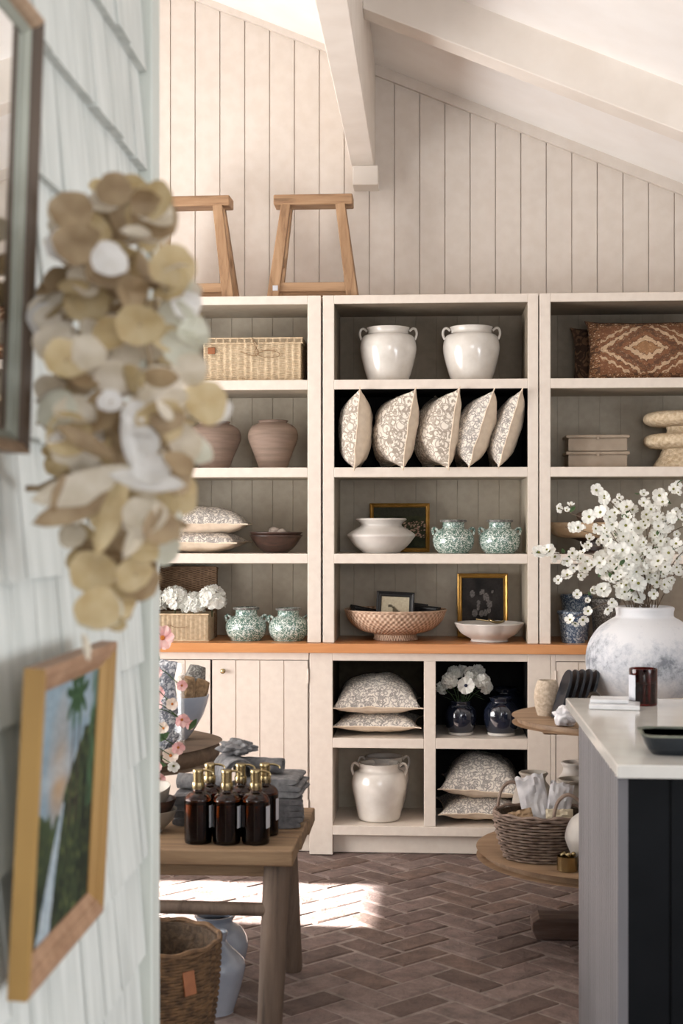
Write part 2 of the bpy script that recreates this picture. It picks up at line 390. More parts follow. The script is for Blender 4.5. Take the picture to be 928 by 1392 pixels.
# ------------------------------------------------------------------ mesh builder
class MB:
    def __init__(s): s.v = []; s.f = []; s.uv = []; s.sm = []; s.mi = []; s.c = []

    def add(s, verts, faces, uvs=None, smooth=False, T=None, mi=0, col=None):
        n = len(s.v)
        s.v += [(T @ Vector(p)) if T else Vector(p) for p in verts]
        for i, f in enumerate(faces):
            s.f.append([n + k for k in f]); s.uv.append(uvs[i] if uvs else None); s.sm.append(smooth); s.mi.append(mi)
        s.c += ([col] * len(verts)) if (col is None or not isinstance(col, list)) else col
        return s

    def box(s, x0, x1, y0, y1, z0, z1, T=None, mi=0, col=None):
        v = [(x, y, z) for z in (z0, z1) for y in (y0, y1) for x in (x0, x1)]
        f = [(0, 2, 3, 1), (4, 5, 7, 6), (0, 1, 5, 4), (2, 6, 7, 3), (0, 4, 6, 2), (1, 3, 7, 5)]
        uvs = []
        for q in f:
            p = [v[k] for k in q]
            if q in (f[2], f[3]): uvs.append([((a[0] - x0), (a[2] - z0)) for a in p])
            elif q in (f[4], f[5]): uvs.append([((a[1] - y0), (a[2] - z0)) for a in p])
            else: uvs.append([((a[0] - x0), (a[1] - y0)) for a in p])
        return s.add(v, f, uvs, T=T, mi=mi, col=col)

    def bar(s, a, b, w, d=None, w2=None, up=(0, 1, 0)):
        """square bar from a to b"""
        a, b = Vector(a), Vector(b); d = d or w; z = (b - a).normalized(); y = Vector(up); x = y.cross(z).normalized(); y = z.cross(x)
        w2 = w2 or w; vs = []
        for p, ww, dd in ((a, w, d), (b, w2, d * w2 / w)):
            for sx, sy in ((-1, -1), (1, -1), (1, 1), (-1, 1)): vs.append(p + x * sx * ww / 2 + y * sy * dd / 2)
        return s.add(vs, [(3, 2, 1, 0), (4, 5, 6, 7), (0, 1, 5, 4), (1, 2, 6, 5), (2, 3, 7, 6), (3, 0, 4, 7)])

    def lathe(s, prof, seg=48, T=None, sx=1, sy=1, fn=None, smooth=True, mi=0):
        vs, fs, uv = [], [], []
        L = [0]
        for i in range(1, len(prof)): L.append(L[-1] + math.dist(prof[i], prof[i - 1]))
        tot = L[-1] or 1
        for r, z in prof:
            for k in range(seg):
                a = 2 * PI * k / seg
                rr = fn(a, r, z) if fn else r
                vs.append((rr * math.cos(a) * sx, rr * math.sin(a) * sy, z))
        for i in range(len(prof) - 1):
            for k in range(seg):
                k2 = (k + 1) % seg
                fs.append((i * seg + k, i * seg + k2, (i + 1) * seg + k2, (i + 1) * seg + k))
                uv.append([(k / seg, L[i] / tot), ((k + 1) / seg, L[i] / tot), ((k + 1) / seg, L[i + 1] / tot), (k / seg, L[i + 1] / tot)])
        if prof[0][0] > 1e-4: fs.append(tuple(reversed(range(seg)))); uv.append([(0, 0)] * seg)
        if prof[-1][0] > 1e-4: fs.append(tuple((len(prof) - 1) * seg + k for k in range(seg))); uv.append([(0, 0)] * seg)
        return s.add(vs, fs, uv, smooth, T, mi)

    def tube(s, pts, r, seg=8, closed=False, T=None, mi=0):
        pts = [Vector(p) for p in pts]; n = len(pts); vs, fs = [], []
        rad = r if isinstance(r, (list, tuple)) else [r] * n
        up = Vector((0, 0, 1)); px = None
        for i, p in enumerate(pts):
            t = (pts[(i + 1) % n] - pts[i - 1]) if closed else (pts[min(i + 1, n - 1)] - pts[max(i - 1, 0)])
            t.normalize()
            x = px if px is not None else (Vector((1, 0, 0)) if abs(t.z) > .9 else up.cross(t))
            x = (x - t * x.dot(t)).normalized(); y = t.cross(x); px = x
            for k in range(seg):
                a = 2 * PI * k / seg; vs.append(p + (x * math.cos(a) + y * math.sin(a)) * rad[i])
        for i in range(n if closed else n - 1):
            j = (i + 1) % n
            for k in range(seg):
                k2 = (k + 1) % seg; fs.append((i * seg + k, i * seg + k2, j * seg + k2, j * seg + k))
        if not closed: fs.append(tuple(reversed(range(seg)))); fs.append(tuple((n - 1) * seg + k for k in range(seg)))
        return s.add(vs, fs, None, True, T, mi)

    def grid(s, fn, nu, nv, smooth=True, T=None, mi=0, colfn=None, flip=False):
        vs = [fn(i / nu, j / nv) for j in range(nv + 1) for i in range(nu + 1)]
        fs, uv = [], []
        for j in range(nv):
            for i in range(nu):
                a = j * (nu + 1) + i; q = (a, a + 1, a + nu + 2, a + nu + 1)
                c = [(i / nu, j / nv), ((i + 1) / nu, j / nv), ((i + 1) / nu, (j + 1) / nv), (i / nu, (j + 1) / nv)]
                if flip: q = q[::-1]; c = c[::-1]
                fs.append(q); uv.append(c)
        col = [colfn(i / nu, j / nv) for j in range(nv + 1) for i in range(nu + 1)] if colfn else None
        return s.add(vs, fs, uv, smooth, T, mi, col)

    def build(s, name, mat, parent=None, bevel=0, solid=0, sub=0, loc=None, rot=None):
        me = bpy.data.meshes.new(name); me.from_pydata([tuple(p) for p in s.v], [], s.f)
        mats = mat if isinstance(mat, (list, tuple)) else [mat]
        for m in mats: me.materials.append(M[m] if isinstance(m, str) else m)
        me.polygons.foreach_set('use_smooth', s.sm)
        me.polygons.foreach_set('material_index', s.mi)
        if any(u is not None for u in s.uv):
            ul = me.uv_layers.new(name='UVMap'); data = []
            for u, f in zip(s.uv, s.f):
                for q in (u if u else [(0, 0)] * len(f)): data += [q[0], q[1]]
            ul.data.foreach_set('uv', data)
        if any(c is not None for c in s.c):
            ca = me.color_attributes.new('paint', 'FLOAT_COLOR', 'POINT')
            flat = []
            for c in s.c: flat += list(c or (1, 1, 1, 1))
            ca.data.foreach_set('color', flat)
        me.update()
        if any(s.sm): me.set_sharp_from_angle(angle=R(42))
        o = bpy.data.objects.new(name, me); COL.objects.link(o)
        if parent: o.parent = parent
        if loc: o.location = loc
        if rot: o.rotation_euler = rot
        if solid:
            k = o.modifiers.new('solid', 'SOLIDIFY'); k.thickness = solid; k.offset = 0
        if bevel:
            k = o.modifiers.new('bevel', 'BEVEL'); k.width = bevel; k.segments = 2; k.limit_method = 'ANGLE'; k.angle_limit = R(40)
        if sub:
            k = o.modifiers.new('sub', 'SUBSURF'); k.levels = sub; k.render_levels = sub
        return o


def thing(name, label, cat, loc=(0, 0, 0), rot=0, group=None):
    o = bpy.data.objects.new(name, None); COL.objects.link(o); o.empty_display_size = .05
    o.location = loc; o.rotation_euler = (0, 0, rot) if isinstance(rot, (int, float)) else tuple(rot)
    return tag(o, label, cat, group)


def tag(o, label, cat, group=None):
    o['label'] = label; o['category'] = cat
    if group: o['group'] = group
    return o


def struct(o): o['kind'] = 'structure'; return o


CH = {}


def dup(root, loc, rot=0, label=None, group=None, scale=None):
    kids = {}
    for o in bpy.data.objects:
        if o.parent: kids.setdefault(o.parent.name, []).append(o)
    r = root.copy(); COL.objects.link(r); r.location = loc; r.rotation_euler = rot if isinstance(rot, tuple) else (0, 0, rot)
    if label: r['label'] = label
    if group: r['group'] = group
    if scale: r.scale = (scale, scale, scale) if isinstance(scale, (int, float)) else scale
    for ch in kids.get(root.name, []):
        c = ch.copy(); COL.objects.link(c); c.parent = r
        for g in kids.get(ch.name, []):
            d = g.copy(); COL.objects.link(d); d.parent = c
    return r


def nz(x, y, z=0, k=1): return mnoise.noise(Vector((x * k, y * k, z * k)))


def smooth_path(pts, n=6):
    """Catmull-Rom through the points"""
    P = [Vector(p) for p in pts]; P = [P[0] * 2 - P[1]] + P + [P[-1] * 2 - P[-2]]
    out = []
    for i in range(1, len(P) - 2):
        for k in range(n):
            t = k / n; a, b, c, d = P[i - 1:i + 3]
            out.append(.5 * ((2 * b) + (c - a) * t + (2 * a - 5 * b + 4 * c - d) * t * t + (-a + 3 * b - 3 * c + d) * t ** 3))
    out.append(P[-2]); return out


# ------------------------------------------------------------------ SETTING
XL, XR, YB, YF = -3.8, 3.0, -1.6, 6.5
RIDGE = -1.6


def zc_(x):
    return 2.933 - .41 * (x - 1.135) if x > RIDGE else 2.933 - .41 * (RIDGE - 1.135) + .41 * (x - RIDGE)


# floor: brick laid in herringbone, turned 45 degrees
def make_floor():
    mb = MB(); L, Wd, g = .222, .111, .008
    rnd = random.Random(3)
    cr = [srgb(120, 103, 97), srgb(110, 93, 87), srgb(124, 107, 101), srgb(104, 87, 80), srgb(128, 112, 106), srgb(114, 95, 86)]
    c45 = math.cos(PI / 4)
    n = 60
    for j in range(-n, n):
        for i in range(-n // 2, n // 2):
            # herringbone unit cells: horizontal brick and vertical brick
            for kind in (0, 1):
                bx = (4 * i + j) * Wd; by = j * Wd
                if kind == 0: x0, x1, y0, y1 = bx, bx + L, by, by + Wd
                else: x0, x1, y0, y1 = bx + 3 * Wd, bx + 4 * Wd, by, by + L
                cx, cy = (x0 + x1) / 2, (y0 + y1) / 2
                wx, wy = (cx - cy) * c45 - .4, (cx + cy) * c45 + 2.5
                if not (XL < wx < XR and YB < wy < YF): continue
                h = rnd.uniform(-.003, .0); tx, ty = rnd.uniform(-.02, .02), rnd.uniform(-.02, .02)
                col = cr[rnd.randrange(6)]; k = rnd.uniform(.9, 1.1); col = (col[0] * k, col[1] * k, col[2] * k, 1)
                vs = []
                for (ins, z) in ((g * .5, -.02), (g * .5 + .001, -.0045), (g * .5 + .009, 0)):
                    for (px, py) in ((x0 + ins, y0 + ins), (x1 - ins, y0 + ins), (x1 - ins, y1 - ins), (x0 + ins, y1 - ins)):
                        q = rnd.uniform(-.0025, .0025); px += q; py += q
                        zz = z + h + ((px - cx) * tx + (py - cy) * ty if z > -.01 else 0)
                        zz = min(zz, 0)
                        vs.append(((px - py) * c45 - .4, (px + py) * c45 + 2.5, zz))
                fs = [(8, 9, 10, 11)]
                for a in (0, 4):
                    for q in range(4): fs.append((a + q, a + (q + 1) % 4, a + 4 + (q + 1) % 4, a + 4 + q))
                mb.add(vs, fs, col=col)
    mo = srgb(146, 134, 126)
    mb.add([(XL, YB, -.0055), (XR, YB, -.0055), (XR, YF, -.0055), (XL, YF, -.0055)], [(0, 1, 2, 3)], col=mo)
    mb.box(XL - .2, XR + .2, YB - .2, YF + .2, -.15, -.02, col=mo)
    struct(mb.build('floor', 'brick'))


make_floor()


def panelling(mb, x0, x1, y, ztop, z0, step, phase=0.0, gap=.005, dep=.008, T=None):
    """vertical boards with real grooves; faces look to -Y; ztop is a function of x"""
    xs = [x0]; x = phase
    k = math.ceil((x0 - phase) / step)
    edges = []
    x = phase + k * step
    while x < x1: edges.append(x); x += step
    pts = [(x0, y)]
    for e in edges:
        if e - gap / 2 <= x0 or e + gap / 2 >= x1: continue
        pts += [(e - gap / 2, y), (e - gap / 2 + .0005, y + dep), (e + gap / 2 - .0005, y + dep), (e + gap / 2, y)]
    pts.append((x1, y))
    vs = []
    for (px, py) in pts: vs += [(px, py, z0), (px, py, ztop(px))]
    fs = [(2 * i, 2 * i + 2, 2 * i + 3, 2 * i + 1) for i in range(len(pts) - 1)]
    mb.add(vs, fs, T=T)


wb = MB()
panelling(wb, XL, XR, YF - .012, lambda x: zc_(x) + .02, 0, .1145, phase=XU(536, YF) + .0)
n0 = len(wb.v)
# solid wall behind the boards
wb.add([(XL, YF, 0), (RIDGE, YF, 0), (XR, YF, 0), (XR, YF, zc_(XR)), (RIDGE, YF, zc_(RIDGE)), (XL, YF, zc_(XL))] +
       [(XL, YF + .15, 0), (RIDGE, YF + .15, 0), (XR, YF + .15, 0), (XR, YF + .15, zc_(XR)), (RIDGE, YF + .15, zc_(RIDGE)), (XL, YF + .15, zc_(XL))],
       [(0, 1, 2, 3, 4, 5), (11, 10, 9, 8, 7, 6), (0, 6, 7, 1), (1, 7, 8, 2), (2, 8, 9, 3), (3, 9, 10, 4), (4, 10, 11, 5), (5, 11, 6, 0)])
struct(wb.build('wall_back', 'wall'))

cb = MB()
for (xa, xb) in ((XL - .15, RIDGE), (RIDGE, XR + .15)):
    za, zb = zc_(xa), zc_(xb)
    cb.add([(xa, YB - .15, za), (xb, YB - .15, zb), (xb, YF + .15, zb), (xa, YF + .15, za),
            (xa, YB - .15, za + .15), (xb, YB - .15, zb + .15), (xb, YF + .15, zb + .15), (xa, YF + .15, za + .15)],
           [(0, 1, 2, 3), (7, 6, 5, 4), (0, 4, 5, 1), (1, 5, 6, 2), (2, 6, 7, 3), (3, 7, 4, 0)])
struct(cb.build('ceiling', 'ceiling'))

# left wall of the far room: a glazed door (sun) and a wide window
wl = MB()
D0, D1 = 5.09, 5.66          # sunlit doorway
for (y0, y1, z0, z1) in ((YB, 2.70, 0, 3.2), (2.70, 4.42, 0, .9), (2.70, D0, 2.9, 3.2), (4.42, 4.50, 0, .95), (4.42, 4.50, .95, 2.9), (4.50, 4.56, 1.86, 2.9), (4.50, 4.56, 0, .3),
                         (4.56, D0, 0, 2.9), (D0, D1, 2.08, 3.2), (D1, YF, 0, 3.2)):
    wl.box(XL - .15, XL, y0, y1, z0, z1)
struct(wl.build('wall_left', 'wall'))
o = MB().box(-7.2, -7.0, 1.0, 4.48, 0, 5.2).build('wall_sun_blocker', 'wall'); struct(o)   # unseen wall added to keep the sun out of the window
wr = MB()
for (y0, y1, z0, z1) in ((YB, -.1, 0, 2.3), (-.1, 2.5, 0, .6), (2.5, YF, 0, 2.3), (-.1, 2.5, 2.1, 2.3)): wr.box(XR, XR + .15, y0, y1, z0, z1)
struct(wr.build('wall_right', 'wall'))
wbk = MB()
for (x0, x1, z0, z1) in ((XL, -.2, 0, zc_(-.2) + .05), (-.2, 1.4, 0, 1.2), (-.2, 1.4, 2.6, 2.9), (1.4, XR, 0, 2.3)): wbk.box(x0, x1, YB - .15, YB, z0, z1)
struct(wbk.build('wall_front', 'wall'))

# window frames standing in the openings
for nm, (ax, p, a0, a1, z0, z1) in {'window_1': ('x', XL - .05, 2.70, 4.42, .9, 2.9), 'window_2': ('x', XR + .05, -.1, 2.5, .6, 2.1), 'window_3': ('y', YB - .05, -.2, 1.4, 1.2, 2.6)}.items():
    b = MB()
    n = 3
    for k in range(n + 1):
        c = a0 + (a1 - a0) * k / n; c = min(max(c, a0 + .025), a1 - .025)
        if ax == 'x': b.box(p - .03, p + .03, c - .025, c + .025, z0, z1)
        else: b.box(c - .025, c + .025, p - .03, p + .03, z0, z1)
    for z in (z0 + .025, (z0 + z1) / 2, z1 - .025):
        if ax == 'x': b.box(p - .03, p + .03, a0, a1, z - .025, z + .025)
        else: b.box(a0, a1, p - .03, p + .03, z - .025, z + .025)
    struct(b.build(nm, 'beam'))

# purlin that runs to the wall, its corbel, rafters, and the trim under the ceiling
xa, xb = XU(477.5, 6.38), XU(508.5, 6.38)
zb = ZV(226, 6.38, 495)
b = MB(); zt = zc_(xa) + .05
b.box(xa, xb, YB, YF - .01, zb, zt); struct(b.build('trim_1', 'beam', bevel=.004))
b = MB(); b.box(xa + .006, xb + .018, 6.36, YF - .01, zb - .088, zb); struct(b.build('trim_2', 'beam', bevel=.004))


def sloped(mb, x0, x1, y0, y1, dz0, dz1):
    vs = []
    for y in (y0, y1):
        for x in (x0, x1):
            for dz in (dz0, dz1): vs.append((x, y, zc_(x) + dz))
    mb.add(vs, [(0, 2, 3, 1), (5, 7, 6, 4), (0, 4, 6, 2), (1, 3, 7, 5), (0, 1, 5, 4), (2, 6, 7, 3)])


for k, y in enumerate((5.29, 3.2, 1.1)):
    b = MB(); sloped(b, xb, XR, y, y + .12, -.172, .03); sloped(b, RIDGE, xa, y, y + .12, -.172, .03); struct(b.build('trim_%d' % (k + 3), 'beam', bevel=.004))
b = MB(); sloped(b, xb, XR, YF - .035, YF - .01, -.05, .02); sloped(b, RIDGE, xa, YF - .035, YF - .01, -.03, .02); struct(b.build('trim_6', 'wall'))


# shingled partition on the left, near the camera
def make_partition():
    mb = MB(); rnd = random.Random(11); X0 = -.515; ytop = 2.47
    z = -.03; row = 0; H = .172
    mb.box(-.66, X0, YB, 2.54, 0, zc_(-.66) + .02)
    while z < 3.5:
        y = YB + rnd.uniform(-.1, 0)
        while y < ytop:
            w = rnd.uniform(.07, .17); y1 = min(y + w, ytop)
            if y1 - y < .02: break
            gp = rnd.choice((.001, .0015, .002, .0045)); tb = .018 + rnd.uniform(-.003, .004); tt = .003
            zb_ = z + rnd.uniform(-.003, .003); zt_ = z + H + .012
            if zb_ < 0: zb_ = 0
            sk = rnd.uniform(-.0015, .0015)
            vs = [(X0, y + gp, zb_), (X0 + tb, y + gp, zb_), (X0 + tb, y1 - gp, zb_), (X0, y1 - gp, zb_),
                  (X0, y + gp + sk, zt_), (X0 + tt, y + gp + sk, zt_), (X0 + tt, y1 - gp - sk, zt_), (X0, y1 - gp - sk, zt_)]
            mb.add(vs, [(0, 1, 2, 3), (4, 7, 6, 5), (0, 4, 5, 1), (1, 5, 6, 2), (2, 6, 7, 3), (3, 7, 4, 0)])
            y = y1
        z += H; row += 1
    struct(mb.build('wall_partition', 'shingle'))
    b = MB(); b.box(-.53, -.488, 2.475, 2.545, 0, 3.4); b.box(-.68, -.53, 2.54, 2.56, 0, 3.4)
    struct(b.build('trim_7', 'cornerboard', bevel=.003))


make_partition()

# ------------------------------------------------------------------ CABINETS
YC = 6.04                    # plane of the base fronts
YU = 6.05                    # plane of the upper fronts
YK = 6.46                    # cabinet backs
Zs = [2.023, 1.649, 1.281]   # tops of the three shelves
CT = .9005                   # worktop top
SH = .041


def upper_unit(name, label, ul, uo, ur, ue, div_phase, backs):
    """ul..ur outer edges in px, uo..ue inner edges of the opening"""
    x0, x1, i0, i1 = (XU(u, YU) for u in (ul, ur, uo, ue))
    t = thing(name, label, 'shelf unit', ((x0 + x1) / 2, YU, CT + .001)); ox, oy, oz = t.location
    def bx(nm, a, b, c, d, e, f, m='cab', bv=.002):
        q = MB().box(a - ox, b - ox, c - oy, d - oy, e - oz, f - oz); return q.build(nm, m, t, bevel=bv)
    bx('side_panel', x0, i0, YU, YK, CT + .001, 2.383); bx('side_panel', i1, x1, YU, YK, CT + .001, 2.383)
    bx('top_panel', i0, i1, YU, YK, 2.347, 2.383)
    for z in Zs: bx('shelf', i0, i1, YU, YK, z - SH, z)
    for k, (za, zb2) in enumerate(((2.023, 2.347), (1.649, 1.982), (1.281, 1.608), (CT + .001, 1.24))):
        p = MB(); panelling(p, i0 - ox, i1 - ox, YK - .02 - oy, lambda x: zb2 - oz, za - oz, .0935, phase=.03, gap=.003, dep=.0025)
        p.box(i0 - ox, i1 - ox, YK - .012 - oy, YK - oy, za - oz, zb2 - oz)
        p.build('back_panel', backs[k], t)
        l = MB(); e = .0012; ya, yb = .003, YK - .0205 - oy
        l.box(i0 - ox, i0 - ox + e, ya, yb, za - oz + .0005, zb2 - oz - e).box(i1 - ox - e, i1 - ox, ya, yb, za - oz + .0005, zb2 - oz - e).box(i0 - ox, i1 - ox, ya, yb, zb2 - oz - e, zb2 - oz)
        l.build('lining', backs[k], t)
    return t


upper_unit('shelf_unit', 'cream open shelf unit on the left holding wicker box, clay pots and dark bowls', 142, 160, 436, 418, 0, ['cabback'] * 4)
upper_unit('shelf_unit', 'cream open shelf unit in the middle with a row of five upright pillows', 438.6, 454, 731.3, 717, 0, ['cabmid', 'cabblack', 'cabback', 'cabback'])  # second row's shade is put into the black of its back and lining
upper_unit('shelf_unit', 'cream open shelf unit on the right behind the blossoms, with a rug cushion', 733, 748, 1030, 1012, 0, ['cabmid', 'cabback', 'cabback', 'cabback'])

b = MB(); b.box(XU(142, 6.02), XU(1030, 6.02), 6.012, YK + .028, .8605, CT)
tag(b.build('worktop', 'worktop', bevel=.002), 'long orange varnished wooden worktop on the cream base cabinets', 'worktop')
# one cream filler strip between cabinets and wall is part of the wall run


def base_shell(t, x0, x1, s0, s1, parts_open):
    ox, oy, oz = t.location
    def bx(nm, a, b, c, d, e, f, m='cab', bv=.002, par=t):
        q = MB().box(a - ox, b - ox, c - oy, d - oy, e - oz, f - oz); return q.build(nm, m, par, bevel=bv)
    return bx


def door_base(label, ua, ub, um, knobside):
    x0, x1 = XU(ua, YC), XU(ub, YC)
    t = thing('base_cabinet', label, 'cabinet', ((x0 + x1) / 2, YC, 0)); ox, oy, oz = t.location
    def bx(nm, a, b, c, d, e, f, m='cab', bv=.002, par=t):
        q = MB().box(a - ox, b - ox, c - oy, d - oy, e - oz, f - oz); return q.build(nm, m, par, bevel=bv)
    bx('side_panel', x0, x0 + .02, YC, YK, .07, .86); bx('side_panel', x1 - .02, x1, YC + .02, YK, .07, .86)
    bx('back_panel', x0 + .02, x1 - .02, YK - .02, YK, .07, .86)
    bx('top_rail', x0 + .02, x1, YC, YC + .02, .828, .86)
    bx('bottom_rail', x0 + .02, x1, YC, YC + .02, .084, .112)
    bx('toe_kick', x0, x1, YC + .06, YC + .08, .0, .084)
    xm = XU(um, YC)
    for (a, b_, side) in ((x0 + .02, xm - .0025, 1), (xm + .0025, x1 - .003, -1)):
        p = MB(); za, zb2 = .1145, .8255; w = b_ - a
        panelling(p, a - ox + .002, b_ - ox - .002, -.001, lambda x: zb2, za, w / 4 if w > 0 else .1, phase=a - ox, gap=.004, dep=.006)
        p.box(a - ox + .002, b_ - ox - .002, .006, .019, za, zb2)
        d = p.build('door', 'cab', t)
        kx = (b_ - .05 if side > 0 else a + .05) - ox
        k = MB(); k.lathe([(.0, 0), (.009, .0), (.009, .003), (.005, .006), (.005, .012), (.010, .016), (.011, .021), (.007, .025), (0, .026)], 20, T=Matrix.Translation((kx, -.001, .78)) @ Matrix.Rotation(R(90), 4, 'X'))
        k.build('knob', 'brass', d) if not (side > 0 and 'left' in label) else None
        hx = (a if side > 0 else b_) - ox
        for hz in (.76, .20):
            h = MB(); h.lathe([(.0, 0), (.004, 0), (.004, .06), (0, .06)], 10, T=Matrix.Translation((hx - side * .0, -.003, hz - .03))); h.build('hinge', 'cab', d)
    return t


door_base('cream base cabinet with two boarded doors under the worktop, left', 142, 419.5, 287, 0)
door_base('cream base cabinet with boarded doors, mostly hidden behind the round tiered stand', 748.5, 1030, 881, 0)

# open base cabinet in the middle: four cubbies
x0, x1 = XU(420, YC), XU(748, YC)
t = thing('base_cabinet', 'cream open base cabinet with four cubbies under the worktop, middle', 'cabinet', ((x0 + x1) / 2, YC, 0)); ox = t.location.x
def bx(nm, ua, ub, c, d, e, f, m='cab', par=t, bv=.002):
    q = MB().box(XU(ua, YC) - ox, XU(ub, YC) - ox, c - YC, d - YC, e, f); return q.build(nm, m, par, bevel=bv)
bx('side_panel', 420.5, 452, YC, YK, 0, .86); bx('side_panel', 717, 748, YC, YK, 0, .86)
bx('divider', 576, 592, YC, YK, .124, .826)
bx('top_rail', 452, 717, YC, YC + .03, .826, .86)
bx('top_panel', 452, 717, YC + .03, YK, .828, .858)
bx('shelf', 452, 576, YC, YK, .455, .497); bx('shelf', 592, 717, YC, YK, .455, .5)
bx('bottom_shelf', 452, 717, YC, YK, .084, .124)
bx('toe_kick', 452, 717, YC + .05, YC + .07, 0, .084)
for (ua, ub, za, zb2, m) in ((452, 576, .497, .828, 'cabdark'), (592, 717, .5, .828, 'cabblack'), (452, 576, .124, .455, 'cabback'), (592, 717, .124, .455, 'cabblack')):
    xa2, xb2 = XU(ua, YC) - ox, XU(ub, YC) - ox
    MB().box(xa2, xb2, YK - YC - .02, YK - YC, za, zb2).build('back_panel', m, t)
    if m != 'cabback':       # dark linings of the cubby
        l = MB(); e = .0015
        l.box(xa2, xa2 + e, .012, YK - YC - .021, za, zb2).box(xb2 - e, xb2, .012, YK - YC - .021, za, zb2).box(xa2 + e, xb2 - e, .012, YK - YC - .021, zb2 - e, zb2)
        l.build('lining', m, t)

# ------------------------------------------------------------------ builders of goods
def prof_s(pts, n=5): return [(max(p.x, 0), p.y) for p in smooth_path([(a, b, 0) for a, b in pts], n)]


def eared_jar(label, cat, loc, s=1.0, group=None, mat='white_glaze', rot=0, H=.24, Rm=.124, Rb=.078):
    t = thing('eared_jar', label, cat, loc, rot, group)
    k = H / .24; q = Rm / .124
    pr = prof_s([(Rb, 0), (Rb + .012 * q, .012 * k), (.108 * q, .07 * k), (.122 * q, .13 * k), (.123 * q, .165 * k), (.112 * q, .200 * k), (.093 * q, .211 * k), (.088 * q, .222 * k), (.092 * q, .236 * k), (.094 * q, .24 * k), (.086 * q, .24 * k), (.082 * q, .225 * k), (.1 * q, .18 * k), (.1 * q, .1 * k), (.06 * q, .03 * k), (0, .028 * k)])
    MB().lathe([(0, 0)] + pr, 56).build('body', mat, t)
    for sgn in (-1, 1):
        pts = smooth_path([(sgn * .116 * q, 0, .188 * k), (sgn * .124 * q, 0, .212 * k), (sgn * .119 * q, 0, .233 * k), (sgn * .106 * q, 0, .237 * k), (sgn * .092 * q, 0, .226 * k)], 5)
        MB().tube(pts, .0055, 8).build('handle', mat, t)
    return t


def pot(name, label, cat, loc, pts, mat, seg=48, group=None, rot=0, extra=None):
    t = thing(name, label, cat, loc, rot, group)
    MB().lathe(prof_s(pts), seg).build('body', mat, t)
    return t


def single_lathe(name, label, cat, loc, pts, mat, seg=48, group=None, rot=(0, 0, 0), fn=None, n=5):
    o = MB().lathe(prof_s(pts, n), seg, fn=fn).build(name, mat, loc=loc, rot=rot)
    return tag(o, label, cat, group)


def pillow_parts(t, w, d, hf, hb, mf, mbk, seed=0, droop=0, pin=.12, n=26, tipf=None):
    """cushion lying in XY; +Z half patterned (hf), -Z half plain (hb); z=0 is the seam"""
    def outline(a, b):
        x = (a * 2 - 1); y = (b * 2 - 1)
        px = x * (1 - pin * (1 - y * y)); py = y * (1 - pin * (1 - x * x))
        # pointed ears
        e = (abs(x) * abs(y)) ** 10
        return px * w / 2 * (1 + .06 * e), py * d / 2 * (1 + .06 * e), x, y

    def seam(x, y): return .006 * nz(x * 3, y * 3, seed) - droop * (abs(x) * abs(y)) ** 3
    def half(sign, h):
        def fn(a, b):
            px, py, x, y = outline(a, b)
            k = max(0, (1 - abs(x) ** 2.6)) ** .5 * max(0, (1 - abs(y) ** 2.6)) ** .5
            wr = 1 + .10 * nz(x * 1.6, y * 1.6, seed + sign * 5) + .03 * nz(x * 7, y * 7, seed)
            return (px, py, seam(x, y) + sign * h * k * wr)
        return fn
    MB().grid(half(1, hf), n, n).build('patterned_front', mf, t)
    MB().grid(half(-1, hb), n, n, flip=True).build('plain_back', mbk, t)
    pts = []
    for k in range(80):
        q = k / 80 * 4; s_ = int(q); f = q - s_
        a, b = [(f, 0), (1, f), (1 - f, 1), (0, 1 - f)][s_]
        px, py, x, y = outline(a, b); pts.append((px, py, seam(x, y)))
    MB().tube(pts, .0028, 6, closed=True).build('seam_piping', mbk, t)
    return t


def pillow(label, loc, rot, w=.37, d=.37, hf=.09, hb=.05, seed=0, mf='toile', mbk='linen', group=None, droop=0, pin=.10, cat='pillow', name='pillow'):
    t = thing(name, label, cat, loc, rot, group)
    pillow_parts(t, w, d, hf, hb, mf, mbk, seed, droop, pin)
    return t


def frame(name, label, cat, loc, rot, w, h, fw, th, mframe, artfn, res=60, mat=None, group=None, sub=None):
    """picture frame: local X wide, Z high, facing -Y, base at z=0"""
    t = thing(name, label, cat, loc, rot, group)
    mb = MB()
    o = [(-w / 2, 0), (w / 2, 0), (w / 2, h), (-w / 2, h)]
    prof = [(0, 0), (0, -th * .8), (fw * .25, -th), (fw * .55, -th * .75), (fw * .8, -th * .85), (fw, -th * .45), (fw, 0)]
    for i in range(4):
        a = Vector(o[i]); b_ = Vector(o[(i + 1) % 4])
        vs = []
        for (ins, yy) in prof:
            for (p, q) in ((i, a), ((i + 1) % 4, b_)):
                cx = q[0] + (ins if q[0] < 0 else -ins); cz = q[1] + (ins if q[1] < h / 2 else -ins)
                vs.append((cx, yy, cz))
        n = len(prof)
        mb.add(vs, [(2 * k, 2 * k + 1, 2 * ((k + 1) % n) + 1, 2 * ((k + 1) % n)) for k in range(n)])
    mb.build('frame', mframe, t)
    aw, ah = w - 2 * fw + .002, h - 2 * fw + .002
    p = MB()
    p.grid(lambda a, b_: (-aw / 2 + a * aw, -th * .35, fw - .001 + b_ * ah), res, res, colfn=artfn)
    p.build(sub or 'canvas', mat or 'paint', t)
    MB().box(-w / 2 + .002, w / 2 - .002, -.002, .0, .002, h - .002).build('backing', 'paper', t)
    return t


def lerp(a, b, t): t = max(0, min(1, t)); return tuple(a[i] + (b[i] - a[i]) * t for i in range(3)) + (1,)


